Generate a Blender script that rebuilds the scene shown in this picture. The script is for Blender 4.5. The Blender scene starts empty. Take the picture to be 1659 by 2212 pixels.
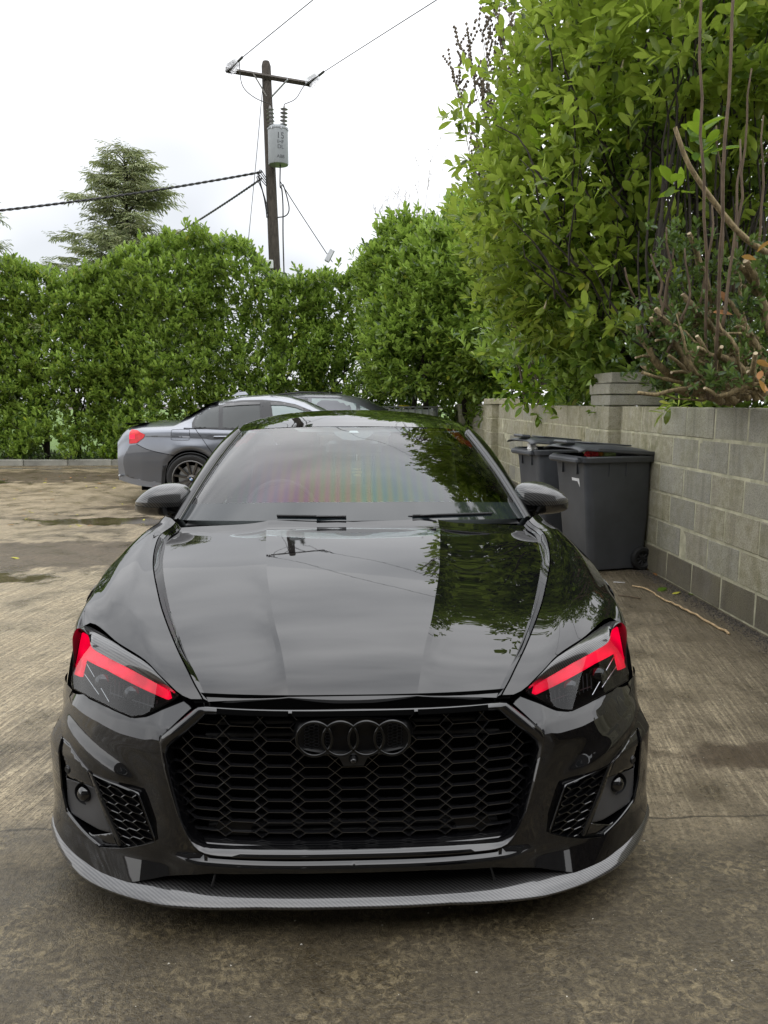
import bpy, bmesh, math, random
import numpy as np
from mathutils import Vector, Matrix, Euler
from mathutils.geometry import delaunay_2d_cdt

R = math.radians
random.seed(7)
rng = np.random.default_rng(7)
scene = bpy.context.scene
COL = scene.collection

# ------------------------------------------------------------------ camera
EYE = 1.42
PITCH = R(8.1)
YAW = R(2.1)
cam_data = bpy.data.cameras.new('camera')
cam_data.sensor_fit = 'VERTICAL'
cam_data.sensor_height = 24.0
cam_data.lens = 24.0 * 1661.0 / 2212.0
cam_data.clip_start = 0.05
cam_data.clip_end = 2000
camera = bpy.data.objects.new('camera', cam_data)
camera.location = (0, 0, EYE)
camera.rotation_euler = (R(90) - PITCH, 0, -YAW)
COL.objects.link(camera)
scene.camera = camera

# ------------------------------------------------------------------ sky, sun, exposure
SUN_EL, SUN_AZ = R(58), R(215)
world = bpy.data.worlds.new('World')
scene.world = world
world.use_nodes = True
wn, wl = world.node_tree.nodes, world.node_tree.links
wn.clear()
w_out = wn.new('ShaderNodeOutputWorld')
w_bg = wn.new('ShaderNodeBackground')
w_bg.inputs['Strength'].default_value = 0.115
w_sky = wn.new('ShaderNodeTexSky')
w_sky.sky_type = 'NISHITA'
w_sky.sun_disc = False
w_sky.sun_elevation = SUN_EL
w_sky.sun_rotation = SUN_AZ
w_co = wn.new('ShaderNodeTexCoord')
w_map = wn.new('ShaderNodeMapping')
w_map.inputs['Scale'].default_value = (1.0, 1.0, 2.0)
w_map.inputs['Location'].default_value = (3.1, 0.4, 0.36)
w_no = wn.new('ShaderNodeTexNoise')
w_no.inputs['Scale'].default_value = 1.0
w_no.inputs['Detail'].default_value = 4
w_no.inputs['Roughness'].default_value = 0.5
w_ramp = wn.new('ShaderNodeValToRGB')
w_ramp.color_ramp.elements[0].position = 0.36
w_ramp.color_ramp.elements[0].color = (6.4, 6.55, 6.8, 1)
w_ramp.color_ramp.elements[1].position = 0.60
w_ramp.color_ramp.elements[1].color = (13.4, 13.4, 13.5, 1)
w_mix = wn.new('ShaderNodeMixRGB')
w_mix.inputs[0].default_value = 0.88
wl.new(w_co.outputs['Generated'], w_map.inputs[0])
wl.new(w_map.outputs[0], w_no.inputs['Vector'])
wl.new(w_no.outputs[0], w_ramp.inputs[0])
wl.new(w_sky.outputs[0], w_mix.inputs[1])
wl.new(w_ramp.outputs[0], w_mix.inputs[2])
# overcast: the cloud deck grows brighter overhead
w_sep = wn.new('ShaderNodeSeparateXYZ')
wl.new(w_co.outputs['Generated'], w_sep.inputs[0])
w_el = wn.new('ShaderNodeValToRGB')
w_el.color_ramp.interpolation = 'EASE'
w_el.color_ramp.elements[0].position = 0.3
w_el.color_ramp.elements[0].color = (1, 1, 1, 1)
w_el.color_ramp.elements[1].position = 1.0
w_el.color_ramp.elements[1].color = (2.1, 2.1, 2.1, 1)
wl.new(w_sep.outputs[2], w_el.inputs[0])
w_mul = wn.new('ShaderNodeMixRGB')
w_mul.blend_type = 'MULTIPLY'
w_mul.inputs[0].default_value = 1.0
wl.new(w_mix.outputs[0], w_mul.inputs[1])
wl.new(w_el.outputs[0], w_mul.inputs[2])
wl.new(w_mul.outputs[0], w_bg.inputs[0])
wl.new(w_bg.outputs[0], w_out.inputs[0])

sun_data = bpy.data.lights.new('sun', 'SUN')
sun_data.energy = 0.6
sun_data.angle = R(170)
sun_data.color = (1.0, 0.96, 0.9)
sun = bpy.data.objects.new('sun', sun_data)
sun.rotation_euler = (R(90) - SUN_EL, 0, R(180) - SUN_AZ)
COL.objects.link(sun)

scene.view_settings.view_transform = 'Standard'
scene.view_settings.look = 'None'
scene.view_settings.exposure = 0.32
scene.view_settings.gamma = 1.0
scene.view_settings.use_curve_mapping = False

# ------------------------------------------------------------------ helpers
FW = np.array([math.sin(YAW) * math.cos(PITCH), math.cos(YAW) * math.cos(PITCH), -math.sin(PITCH)])
RT = np.array([math.cos(YAW), -math.sin(YAW), 0.0])
UP = np.cross(RT, FW)


def at(px, py, Y):
    """survey helper: the point at distance Y on the sight line measured in the photo (1659 x 2212 units)"""
    d = FW + RT * (px - 829.5) / 1661.0 - UP * (py - 1106.0) / 1661.0
    return np.array([0, 0, EYE]) + d * (Y / d[1])


def tag(o, label=None, cat=None, group=None, kind=None):
    if label: o['label'] = label
    if cat: o['category'] = cat
    if group: o['group'] = group
    if kind: o['kind'] = kind
    return o


def empty(name, loc=(0, 0, 0), rz=0.0, parent=None):
    o = bpy.data.objects.new(name, None)
    o.location = loc
    o.rotation_euler = (0, 0, rz)
    o.empty_display_size = 0.1
    COL.objects.link(o)
    if parent: o.parent = parent
    return o


def mesh_obj(name, v, f, mat=None, parent=None, smooth=False, angle=None):
    me = bpy.data.meshes.new(name)
    me.from_pydata([tuple(map(float, p)) for p in v], [], [tuple(map(int, q)) for q in f])
    me.validate()
    if mat: me.materials.append(mat)
    if smooth:
        me.shade_smooth()
        if angle is not None:
            me.set_sharp_from_angle(angle=R(angle))
    o = bpy.data.objects.new(name, me)
    COL.objects.link(o)
    if parent: o.parent = parent
    return o


class MB:
    """collects shapes into one mesh"""
    def __init__(s): s.v = []; s.f = []

    def add(s, v, f):
        n = len(s.v)
        s.v += [tuple(p) for p in v]
        s.f += [tuple(i + n for i in q) for q in f]
        return s

    def box(s, c, d, rot=None, bev=0.0):
        x, y, z = d[0] / 2, d[1] / 2, d[2] / 2
        if bev:
            b = min(bev, x * .9, y * .9, z * .9)
            pts = []
            for sz in (-1, 1):
                for (ax, ay, az) in ((x - b, y - b, z), (x, y - b, z - b), (x - b, y, z - b)):
                    for sx, sy in ((-1, -1), (1, -1), (1, 1), (-1, 1)):
                        pts.append((sx * ax, sy * ay, sz * az))
            bm = bmesh.new()
            for p in pts: bm.verts.new(p)
            r = bmesh.ops.convex_hull(bm, input=bm.verts)
            bm.verts.index_update()
            v = [q.co.copy() for q in bm.verts]
            f = [[w.index for w in q.verts] for q in bm.faces]
            bm.free()
        else:
            v = [Vector((sx * x, sy * y, sz * z)) for sz in (-1, 1) for sx, sy in ((-1, -1), (1, -1), (1, 1), (-1, 1))]
            f = [(3, 2, 1, 0), (4, 5, 6, 7), (0, 1, 5, 4), (1, 2, 6, 5), (2, 3, 7, 6), (3, 0, 4, 7)]
        if rot is not None:
            m = rot if isinstance(rot, Matrix) else Euler(rot).to_matrix()
            v = [m @ Vector(p) for p in v]
        c = Vector(c)
        return s.add([Vector(p) + c for p in v], f)

    def tube(s, pts, r, n=8, caps=True, closed=False):
        pts = [Vector(p) for p in pts]
        k = len(pts)
        rr = list(r) if hasattr(r, '__len__') else [r] * k
        vs = []
        pn = None
        for i, p in enumerate(pts):
            if closed: t = pts[(i + 1) % k] - pts[i - 1]
            else: t = pts[min(i + 1, k - 1)] - pts[max(i - 1, 0)]
            if t.length < 1e-9: t = Vector((0, 0, 1))
            t.normalize()
            if pn is None:
                a = Vector((0, 0, 1)) if abs(t.z) < .9 else Vector((1, 0, 0))
                pn = t.cross(a).normalized()
            else:
                pn = (pn - t * pn.dot(t))
                pn = pn.normalized() if pn.length > 1e-6 else t.orthogonal().normalized()
            b = t.cross(pn)
            for j in range(n):
                a = 2 * math.pi * j / n
                vs.append(p + (pn * math.cos(a) + b * math.sin(a)) * rr[i])
        fs = []
        for i in range(k if closed else k - 1):
            for j in range(n):
                a, b2 = i * n + j, i * n + (j + 1) % n
                c, d = ((i + 1) % k) * n + (j + 1) % n, ((i + 1) % k) * n + j
                fs.append((a, b2, c, d))
        if caps and not closed:
            fs.append(tuple(range(n - 1, -1, -1)))
            fs.append(tuple((k - 1) * n + j for j in range(n)))
        return s.add(vs, fs)

    def lathe(s, prof, n=32, M=None):
        """profile [(radius, z)] spun about z, then moved by M"""
        vs = []
        for r_, z_ in prof:
            for j in range(n):
                a = 2 * math.pi * j / n
                vs.append(Vector((r_ * math.cos(a), r_ * math.sin(a), z_)))
        if M is not None: vs = [M @ v for v in vs]
        fs = []
        for i in range(len(prof) - 1):
            for j in range(n):
                fs.append((i * n + j, i * n + (j + 1) % n, (i + 1) * n + (j + 1) % n, (i + 1) * n + j))
        return s.add(vs, fs)

    def grid(s, g, flip=False):
        nr, nc = len(g), len(g[0])
        fs = []
        for i in range(nr - 1):
            for j in range(nc - 1):
                q = (i * nc + j, i * nc + j + 1, (i + 1) * nc + j + 1, (i + 1) * nc + j)
                fs.append(q[::-1] if flip else q)
        return s.add([tuple(p) for row in g for p in row], fs)

    def prism(s, poly, axis_vec, M=None):
        """flat polygon (3D points) extruded by axis_vec"""
        n = len(poly)
        a = [Vector(p) for p in poly]
        b = [p + Vector(axis_vec) for p in a]
        v = a + b
        if M is not None: v = [M @ p for p in v]
        f = [tuple(range(n - 1, -1, -1)), tuple(range(n, 2 * n))] + [(i, (i + 1) % n, n + (i + 1) % n, n + i) for i in range(n)]
        return s.add(v, f)

    def build(s, name, mat=None, parent=None, smooth=False, angle=None, weld=0.0):
        o = mesh_obj(name, s.v, s.f, mat, parent, smooth, angle)
        if weld:
            bm = bmesh.new(); bm.from_mesh(o.data)
            bmesh.ops.remove_doubles(bm, verts=bm.verts, dist=weld)
            bm.to_mesh(o.data); bm.free()
        return o


def catmull(P, n, closed=False):
    P = np.asarray(P, float)
    k = len(P)
    if k == 2: return P[0] + (P[1] - P[0]) * np.linspace(0, 1, n)[:, None]
    E = np.vstack([2 * P[0] - P[1], P, 2 * P[-1] - P[-2]])
    t = np.linspace(0, k - 1 - 1e-9, n)
    i = t.astype(int); u = (t - i)[:, None]
    a, b, c, d = E[i], E[i + 1], E[i + 2], E[i + 3]
    return .5 * ((2 * b) + (c - a) * u + (2 * a - 5 * b + 4 * c - d) * u ** 2 + (3 * b - a - 3 * c + d) * u ** 3)


def resample(P, n, smooth=True):
    """curve through P, evenly spaced by length"""
    P = np.asarray(P, float)
    Q = catmull(P, max(200, 30 * len(P))) if smooth and len(P) > 2 else P
    s_ = np.r_[0, np.cumsum(np.linalg.norm(np.diff(Q, axis=0), axis=1))]
    t = np.linspace(0, s_[-1], n)
    return np.stack([np.interp(t, s_, Q[:, k]) for k in range(Q.shape[1])], 1)


def bspline(P, n):
    """clamped uniform cubic B-spline along axis 0"""
    P = np.asarray(P, float)
    k = len(P)
    if k < 4: return catmull(P, n)
    E = np.concatenate([2 * P[:1] - P[1:2], P, 2 * P[-1:] - P[-2:-1]])
    t = np.linspace(0, k - 1 - 1e-9, n)
    i = t.astype(int)
    u = (t - i).reshape((-1,) + (1,) * (P.ndim - 1))
    a, b, c, d = E[i], E[i + 1], E[i + 2], E[i + 3]
    return ((1 - u) ** 3 * a + (3 * u ** 3 - 6 * u ** 2 + 4) * b + (-3 * u ** 3 + 3 * u ** 2 + 3 * u + 1) * c + u ** 3 * d) / 6


def net(ctrl, nr, nc):
    g = bspline(np.asarray(ctrl, float), nr)
    return bspline(g.transpose(1, 0, 2), nc).transpose(1, 0, 2)


def solidify(o, t, offset=-1.0):
    m = o.modifiers.new('thick', 'SOLIDIFY')
    m.thickness = t; m.offset = offset
    return o


def copy_tree(o, parent=None):
    c = o.copy(); COL.objects.link(c)
    if parent is not None: c.parent = parent
    for ch in list(o.children): copy_tree(ch, c)
    return c


# ------------------------------------------------------------------ materials
class NT:
    def __init__(s, name):
        s.m = bpy.data.materials.new(name)
        s.m.use_nodes = True
        s.n, s.l = s.m.node_tree.nodes, s.m.node_tree.links
        s.b = s.n['Principled BSDF']
        s.out = s.n['Material Output']

    def set(s, **k):
        for a, v in k.items():
            s.b.inputs[a.replace('_', ' ')].default_value = v
        return s

    def new(s, t, **k):
        n = s.n.new('ShaderNode' + t)
        for a, v in k.items():
            if hasattr(n, a): setattr(n, a, v)
            else: n.inputs[a.replace('_', ' ')].default_value = v
        return n

    def link(s, a, b): s.l.new(a, b)

    def coords(s, kind='Object', scale=(1, 1, 1), rot=(0, 0, 0), loc=(0, 0, 0)):
        c = s.new('TexCoord'); m = s.new('Mapping')
        m.inputs['Scale'].default_value = scale; m.inputs['Rotation'].default_value = rot; m.inputs['Location'].default_value = loc
        s.link(c.outputs[kind], m.inputs[0])
        return m.outputs[0]

    def world(s, scale=(1, 1, 1), rot=(0, 0, 0), loc=(0, 0, 0)):
        c = s.new('NewGeometry'); m = s.new('Mapping')
        m.inputs['Scale'].default_value = scale; m.inputs['Rotation'].default_value = rot; m.inputs['Location'].default_value = loc
        s.link(c.outputs['Position'], m.inputs[0])
        return m.outputs[0]

    def noise(s, vec, scale, detail=4, rough=.55, dist=0.0):
        n = s.new('TexNoise'); n.inputs['Scale'].default_value = scale
        n.inputs['Detail'].default_value = detail; n.inputs['Roughness'].default_value = rough
        n.inputs['Distortion'].default_value = dist
        s.link(vec, n.inputs['Vector'])
        return n.outputs[0]

    def ramp(s, fac, stops, interp='LINEAR'):
        r = s.new('ValToRGB'); r.color_ramp.interpolation = interp
        e = r.color_ramp.elements
        while len(e) < len(stops): e.new(.5)
        for q, (p, c) in zip(e, stops):
            q.position = p
            q.color = (c, c, c, 1) if not hasattr(c, '__len__') else tuple(c) + (1,)
        s.link(fac, r.inputs[0])
        return r.outputs[0]

    def math(s, op, a, b=None, clamp=False):
        n = s.new('Math'); n.operation = op; n.use_clamp = clamp
        for i, v in enumerate((a, b)):
            if v is None: continue
            if hasattr(v, 'type'): s.link(v, n.inputs[i])
            else: n.inputs[i].default_value = v
        return n.outputs[0]

    def mix(s, fac, a, b, blend='MIX'):
        n = s.new('MixRGB'); n.blend_type = blend
        for i, v in enumerate((fac, a, b)):
            if hasattr(v, 'type'): s.link(v, n.inputs[i])
            elif hasattr(v, '__len__'): n.inputs[i].default_value = tuple(v) + (1,)
            else: n.inputs[i].default_value = v
        return n.outputs[0]

    def bump(s, h, strength, dist, prev=None):
        n = s.new('Bump'); n.inputs['Strength'].default_value = strength; n.inputs['Distance'].default_value = dist
        s.link(h, n.inputs['Height'])
        if prev is not None: s.link(prev, n.inputs['Normal'])
        return n.outputs[0]

    def sep(s, vec):
        n = s.new('SeparateXYZ'); s.link(vec, n.inputs[0]); return n.outputs

    def base(s, c):
        if hasattr(c, 'type'): s.link(c, s.b.inputs['Base Color'])
        else: s.b.inputs['Base Color'].default_value = tuple(c) + (1,)
        return s

    def rough(s, r):
        if hasattr(r, 'type'): s.link(r, s.b.inputs['Roughness'])
        else: s.b.inputs['Roughness'].default_value = r
        return s

    def normal(s, n): s.link(n, s.b.inputs['Normal']); return s


def simple(name, col, rough=.5, metal=0.0, ior=1.5, bump=None, spec=None, emis=None, es=0.0, var=.12, vs=6.0):
    t = NT(name)
    v = t.coords('Object')
    if var:
        n = t.noise(v, vs, 3)
        hi = tuple(min(1, c * (1 + var)) for c in col); lo = tuple(c * (1 - var) for c in col)
        t.base(t.ramp(n, [(.3, lo), (.7, hi)]))
    else: t.base(col)
    t.rough(rough); t.set(Metallic=metal, IOR=ior)
    if emis:
        t.set(Emission_Color=tuple(emis) + (1,), Emission_Strength=es)
    if bump:
        t.normal(t.bump(t.noise(v, bump[0], 4), bump[1], bump[2]))
    return t.m


def ground_mat():
    t = NT('wet_concrete')
    w = t.world()
    s3 = t.sep(w)
    big = t.noise(w, .55, 4, .55)
    mid = t.noise(w, 3.2, 5, .6)
    fine = t.noise(w, 60, 4, .65)
    grit = t.noise(w, 230, 2, .6)
    # brushed grooves, drawn across the slab about ten degrees off the drive
    wg = t.world(rot=(0, 0, R(10.5)))
    dist = t.new('TexNoise', Scale=1.1, Detail=3.0)
    t.link(wg, dist.inputs['Vector'])
    add = t.new('MixRGB', blend_type='ADD'); add.inputs[0].default_value = 0.045
    t.link(wg, add.inputs[1]); t.link(dist.outputs[1], add.inputs[2])
    st = t.new('Mapping'); st.inputs['Scale'].default_value = (62, 2.4, 1)
    t.link(add.outputs[0], st.inputs[0])
    groove = t.noise(st.outputs[0], 1.0, 4, .72)
    st2 = t.new('Mapping'); st2.inputs['Scale'].default_value = (150, 9, 1)
    t.link(add.outputs[0], st2.inputs[0])
    groove2 = t.noise(st2.outputs[0], 1.0, 2, .6)
    gr = t.ramp(groove, [(.34, 0.0), (.62, 1.0)])
    swirl = t.noise(w, 9, 5, .7, 1.4)
    # the slab in front of y = 2.4 is smoother and swirled
    m1 = t.math('MULTIPLY_ADD', mid, .5); t.n[-1].inputs[2].default_value = -.25
    yj = t.math('ADD', s3[1], m1)
    brushed = t.ramp(t.math('MULTIPLY', yj, .1), [(.225, 0.0), (.265, 1.0)])
    h1 = t.mix(brushed, swirl, gr)
    # colour
    c_dark, c_mid, c_lit = (.070, .056, .039), (.235, .20, .142), (.68, .60, .44)
    base = t.ramp(t.math('ADD', t.math('MULTIPLY', big, .5), t.math('MULTIPLY', mid, .5)), [(.36, c_dark), (.50, c_mid), (.66, (.25, .21, .145))])
    ridge = t.math('MULTIPLY', t.ramp(h1, [(.40, 0.0), (.95, .85)]), t.ramp(mid, [(.38, .26), (.64, .92)]))
    gritm = t.ramp(fine, [(.50, 0.0), (.68, .55)])
    ridge2 = t.math('MULTIPLY', ridge, t.ramp(fine, [(.36, .35), (.62, 1.0)]))
    c1 = t.mix(ridge2, base, c_lit)
    c2 = t.mix(t.math('MULTIPLY', gritm, .5), c1, (.20, .185, .145))
    spk = t.ramp(grit, [(.70, 0.0), (.76, 1.0)])
    c3 = t.mix(t.math('MULTIPLY', spk, .7), c2, (.36, .34, .29))
    # dirt along the wall foot (x near 2.4) and silt by the kerb
    wallm = t.ramp(t.math('ADD', t.math('MULTIPLY', s3[0], .3), t.math('MULTIPLY', mid, .12)), [(.34, 0.0), (.84, 1.0)])
    c4 = t.mix(t.math('MULTIPLY', wallm, .75), c3, (.030, .026, .021))
    far = t.ramp(t.math('MULTIPLY', s3[1], .05), [(.30, 0.0), (.55, 1.0)])
    brown = t.ramp(t.math('ADD', t.math('MULTIPLY', mid, .5), t.math('MULTIPLY', big, .5)), [(.38, (.06, .043, .026)), (.50, (.22, .178, .118)), (.62, (.33, .275, .19))])
    c5 = t.mix(t.math('MULTIPLY', far, .8), c4, brown)
    # standing water: soft edged low spots
    def pool(cx, cy, rx, ry):
        a = t.math('MULTIPLY', t.math('SUBTRACT', s3[0], cx), 1 / rx)
        b = t.math('MULTIPLY', t.math('SUBTRACT', s3[1], cy), 1 / ry)
        d = t.math('ADD', t.math('MULTIPLY', a, a), t.math('MULTIPLY', b, b))
        d = t.math('ADD', d, t.math('MULTIPLY', t.math('SUBTRACT', mid, .5), 2.6))
        return t.ramp(d, [(.55, 1.0), (.95, 0.0)])
    dm = pool(-3.1, 7.25, 3.0, .85)
    for a in ((-6.5, 15.0, 4.2, 1.3), (1.9, 2.9, .8, .16), (-2.2, 10.6, 1.6, .5)):
        dm = t.math('MAXIMUM', dm, pool(*a))
    jy = t.math('ADD', s3[1], t.math('MULTIPLY', t.noise(w, 7, 3), .05))
    def joint(y0, wd):
        d = t.math('ABSOLUTE', t.math('SUBTRACT', jy, y0))
        return t.ramp(t.math('MULTIPLY', d, 20), [(wd * 10, 1.0), (wd * 26, 0.0)])
    jm = t.math('MAXIMUM', joint(6.78, .007), joint(2.47, .006))
    c5 = t.mix(t.math('MULTIPLY', jm, .8), c5, (.015, .012, .008))
    c5 = t.mix(t.math('MULTIPLY', dm, .80), c5, (.060, .043, .027))
    pm = pool(-8.6, 13.9, 2.6, .95)
    for a in ((-3.9, 6.25, 1.7, .32), (-2.9, 9.3, 1.2, .35), (-9.5, 17.0, 3.2, .25), (-4.9, 17.1, 1.4, .2), (2.9, 2.35, .9, .10)):
        pm = t.math('MAXIMUM', pm, pool(*a))
    c6 = t.mix(t.math('MULTIPLY', pm, .72), c5, (.030, .023, .016))
    pit = t.noise(w, 105, 3, .7)
    c6 = t.mix(t.ramp(pit, [(.36, .65), (.48, 0.0)]), c6, (.012, .010, .007))
    c6 = t.mix(t.ramp(t.noise(w, 34, 4, .7), [(.36, .50), (.50, 0.0)]), c6, (.022, .018, .012))
    fw_ = t.math('MULTIPLY', t.ramp(t.noise(w, 42, 6, .78, .8), [(.47, 0.0), (.66, 1.0)]), t.ramp(t.noise(w, 4.5, 4, .6), [(.40, .15), (.62, 1.0)]))
    fcol = t.mix(fw_, t.ramp(fine, [(.35, (.016, .013, .008)), (.65, (.060, .050, .032))]), (.22, .185, .115))  # front slab: base colour also darkened for the shade before the splitter
    fcol = t.mix(spk, fcol, (.55, .52, .42))
    fcol = t.mix(t.math('MULTIPLY', dm, .80), fcol, (.014, .013, .010))
    c6 = t.mix(t.math('MULTIPLY', t.math('SUBTRACT', 1.0, brushed), .88), c6, fcol)
    c6 = t.mix(1.0, c6, (1.02, .97, .87), 'MULTIPLY')
    t.base(c6)
    wet = t.ramp(mid, [(.32, .22), (.58, .60)])
    t.set(IOR=1.45)
    rg = t.mix(pm, wet, (.03, .03, .03))
    t.rough(rg)
    dry = t.math('SUBTRACT', 1.0, t.math('MULTIPLY', pm, .97))
    hsum = t.math('ADD', t.math('MULTIPLY', h1, .55), t.math('ADD', t.math('MULTIPLY', fine, .5), t.math('MULTIPLY', t.mix(brushed, grit, groove2), .3)))
    hh = t.math('MULTIPLY', hsum, dry)
    t.normal(t.bump(hh, 1.0, .008))
    return t.m


def block_mat(name, tint, damp=False, moss=.5):
    t = NT(name)
    w = t.world()
    oi = t.new('ObjectInfo')
    s3 = t.sep(w)
    n1 = t.noise(w, 2.2, 5, .6)
    n2 = t.noise(w, 95, 4, .7)
    n3 = t.noise(w, 14, 4, .6)
    a = tuple(c * .72 for c in tint); b = tuple(min(1, c * 1.25) for c in tint)
    base = t.ramp(n1, [(.3, a), (.7, b)])
    rnd = t.ramp(oi.outputs['Random'], [(0, (.88, .88, .88)), (.5, (1, 1, 1)), (1, (1.08, 1.07, 1.02))])
    c = t.mix(1.0, base, rnd, 'MULTIPLY')
    c = t.mix(t.ramp(n2, [(.36, .55), (.52, 0.0)]), c, tuple(x * .28 for x in tint))
    # vertical streaks of dark weathering
    st = t.world(scale=(7, 7, .8))
    sn = t.noise(st, 1.0, 4, .6)
    c = t.mix(t.ramp(sn, [(.56, 0.0), (.76, .65)]), c, tuple(x * .38 for x in tint))
    c = t.mix(t.ramp(t.noise(t.world(scale=(5, 5, 1.0), loc=(3, 7, 1)), 1.0, 4, .6), [(.56, 0.0), (.80, .45)]), c, (.34, .33, .30))
    mo = t.math('MULTIPLY', t.ramp(t.math('ADD', t.math('MULTIPLY', n3, .4), t.math('MULTIPLY', n1, .6)), [(.42, 0.0), (.66, 1.0)]), moss)
    c = t.mix(mo, c, (.150, .142, .055))
    t.base(c)
    t.rough(.55 if damp else .85)
    t.normal(t.bump(t.math('ADD', n2, t.math('MULTIPLY', n3, .4)), .9, .006))
    return t.m


def leaf_mat(name, lo, hi, tip=None, rough=.32, trans=.22):
    t = NT(name)
    g = t.new('NewGeometry')
    oi = t.new('ObjectInfo')
    r = t.math('FRACT', t.math('ADD', g.outputs['Random Per Island'], oi.outputs['Random']))
    stops = [(0, lo), (.55, tuple((a + b) / 2 for a, b in zip(lo, hi))), (.93, hi)]
    if tip: stops.append((.985, tip))
    c = t.ramp(r, stops)
    w = t.world()
    c = t.mix(t.ramp(t.noise(w, .9, 3), [(.35, .0), (.68, .62)]), c, tuple(x * .6 for x in lo))
    c = t.mix(t.ramp(t.noise(t.world(loc=(9, 3, 5)), 2.3, 3), [(.50, .0), (.72, .50)]), c, (hi[0] * 1.15, hi[1] * .95, hi[2]))
    back = t.mix(g.outputs['Backfacing'], c, tuple(min(1, x * 1.5 + .015) for x in hi))
    t.base(back)
    t.rough(t.ramp(r, [(0, rough), (1, rough + .18)]))
    tr = t.new('BsdfTranslucent'); t.link(t.mix(.5, back, (.16, .24, .02)), tr.inputs[0])
    mx = t.new('MixShader'); mx.inputs[0].default_value = trans
    t.link(t.b.outputs[0], mx.inputs[1]); t.link(tr.outputs[0], mx.inputs[2])
    t.link(mx.outputs[0], t.out.inputs[0])
    return t.m


def paint_mat(name, col, ior=1.5, rough=.03, metal=0.0, flake=False):
    t = NT(name)
    v = t.coords('Object')
    t.base(col); t.set(IOR=ior, Metallic=metal)
    t.rough(t.ramp(t.noise(v, 3, 3), [(.35, rough), (.75, rough + .025)]))
    if metal: t.set(Coat_Weight=1.0, Coat_Roughness=.03, Coat_IOR=1.42)
    t.normal(t.bump(t.noise(v, 22, 2), .06, .0006))
    return t.m


def carbon_mat(name='carbon_fibre', period=.0052):
    t = NT(name)
    v = t.coords('Object')
    wv = t.new('TexWave', wave_type='BANDS', bands_direction='DIAGONAL', wave_profile='SIN')
    wv.inputs['Scale'].default_value = 2 * math.pi / 20 / period / 1.2
    wv.inputs['Distortion'].default_value = .25
    wv.inputs['Detail'].default_value = 1
    wv.inputs['Detail Scale'].default_value = 3
    t.link(v, wv.inputs['Vector'])
    c = t.ramp(wv.outputs[1], [(.25, (.004, .004, .0045)), (.75, (.055, .054, .053))])
    t.base(c)
    t.set(Metallic=.35, Coat_Weight=1.0, Coat_Roughness=.05, Coat_IOR=1.7)
    t.rough(t.ramp(wv.outputs[1], [(.2, .30), (.8, .5)]))
    t.normal(t.bump(wv.outputs[1], .25, .0006))
    return t.m


def glass_mat(name, tint, ior=1.5, film=False, rough=.0):
    t = NT(name)
    t.base((.0, .0, .0)); t.rough(rough); t.set(IOR=ior)
    if film:
        v = t.coords('Object')
        wv = t.new('TexWave', wave_type='BANDS', bands_direction='X', wave_profile='SIN')
        wv.inputs['Scale'].default_value = 7.2; wv.inputs['Distortion'].default_value = .5; wv.inputs['Detail Scale'].default_value = .6
        t.link(v, wv.inputs['Vector'])
        s3 = t.sep(v)
        th = t.math('ADD', t.math('MULTIPLY', wv.outputs[1], 46.0), t.math('ADD', t.math('MULTIPLY', s3[0], -210.0), t.math('MULTIPLY', s3[2], -160.0)))
        th = t.math('ADD', th, 566.0)
        mk = t.math('MULTIPLY', t.ramp(t.math('ABSOLUTE', t.math('ADD', s3[0], .06)), [(.15, 1.0), (.50, 0.0)]), t.ramp(t.math('SUBTRACT', s3[2], .5), [(.50, 1.0), (.72, .12)]))
        t.link(th, t.b.inputs['Thin Film Thickness'])
        fi = t.math('ADD', t.math('MULTIPLY', mk, -.10), 1.62)
        t.link(fi, t.b.inputs['Thin Film IOR'])
    tr = t.new('BsdfTransparent'); tr.inputs[0].default_value = tuple(tint) + (1,)
    ad = t.new('AddShader')
    t.link(t.b.outputs[0], ad.inputs[0]); t.link(tr.outputs[0], ad.inputs[1])
    t.link(ad.outputs[0], t.out.inputs[0])
    return t.m


def bark_mat(name, a, b, sc=18):
    t = NT(name)
    v = t.coords('Object', scale=(1, 1, .25))
    n = t.noise(v, sc, 5, .65)
    t.base(t.ramp(n, [(.3, a), (.7, b)])); t.rough(.85)
    t.normal(t.bump(n, .8, .01))
    return t.m


M = {}
M['ground'] = ground_mat()
M['block'] = block_mat('concrete_block', (.46, .43, .33), moss=.8)
M['block_grey'] = block_mat('grey_concrete_block', (.41, .395, .33), moss=.55)
M['block_damp'] = block_mat('damp_concrete_block', (.19, .170, .130), damp=True, moss=.35)
M['mortar'] = simple('mortar', (.46, .44, .31), .9, var=.3, vs=9, bump=(60, .6, .004))
M['kerb'] = simple('kerb_concrete', (.20, .195, .165), .8, var=.35, vs=3, bump=(50, .5, .004))
M['soil'] = simple('dark_soil', (.045, .035, .024), .95, var=.4, vs=7, bump=(20, 1, .03))
M['grass'] = simple('grass_field', (.10, .17, .03), .9, var=.35, vs=2, bump=(30, 1, .05))
M['black'] = paint_mat('black_gloss_paint', (.003, .003, .0035), ior=1.66, rough=.010)
M['black_trim'] = paint_mat('gloss_black_trim', (.003, .003, .0035), ior=1.75, rough=.04)
M['pad'] = simple('dark_emblem_pad', (.002, .002, .0025), .38, ior=1.35, var=0)
M['lattice'] = simple('semi_gloss_grille_plastic', (.010, .010, .011), .16, ior=2.3, var=0)
M['satin'] = simple('satin_black_plastic', (.012, .0125, .014), .34, ior=1.5, var=.1)
M['matt'] = simple('matt_black_plastic', (.010, .010, .011), .6, var=.1, bump=(400, .2, .0004))
M['greyplastic'] = simple('dark_grey_plastic', (.050, .050, .052), .42, var=.08)
M['void'] = simple('shaded_cavity_plastic', (.0025, .0025, .0025), .9, ior=1.08, var=0)
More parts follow.
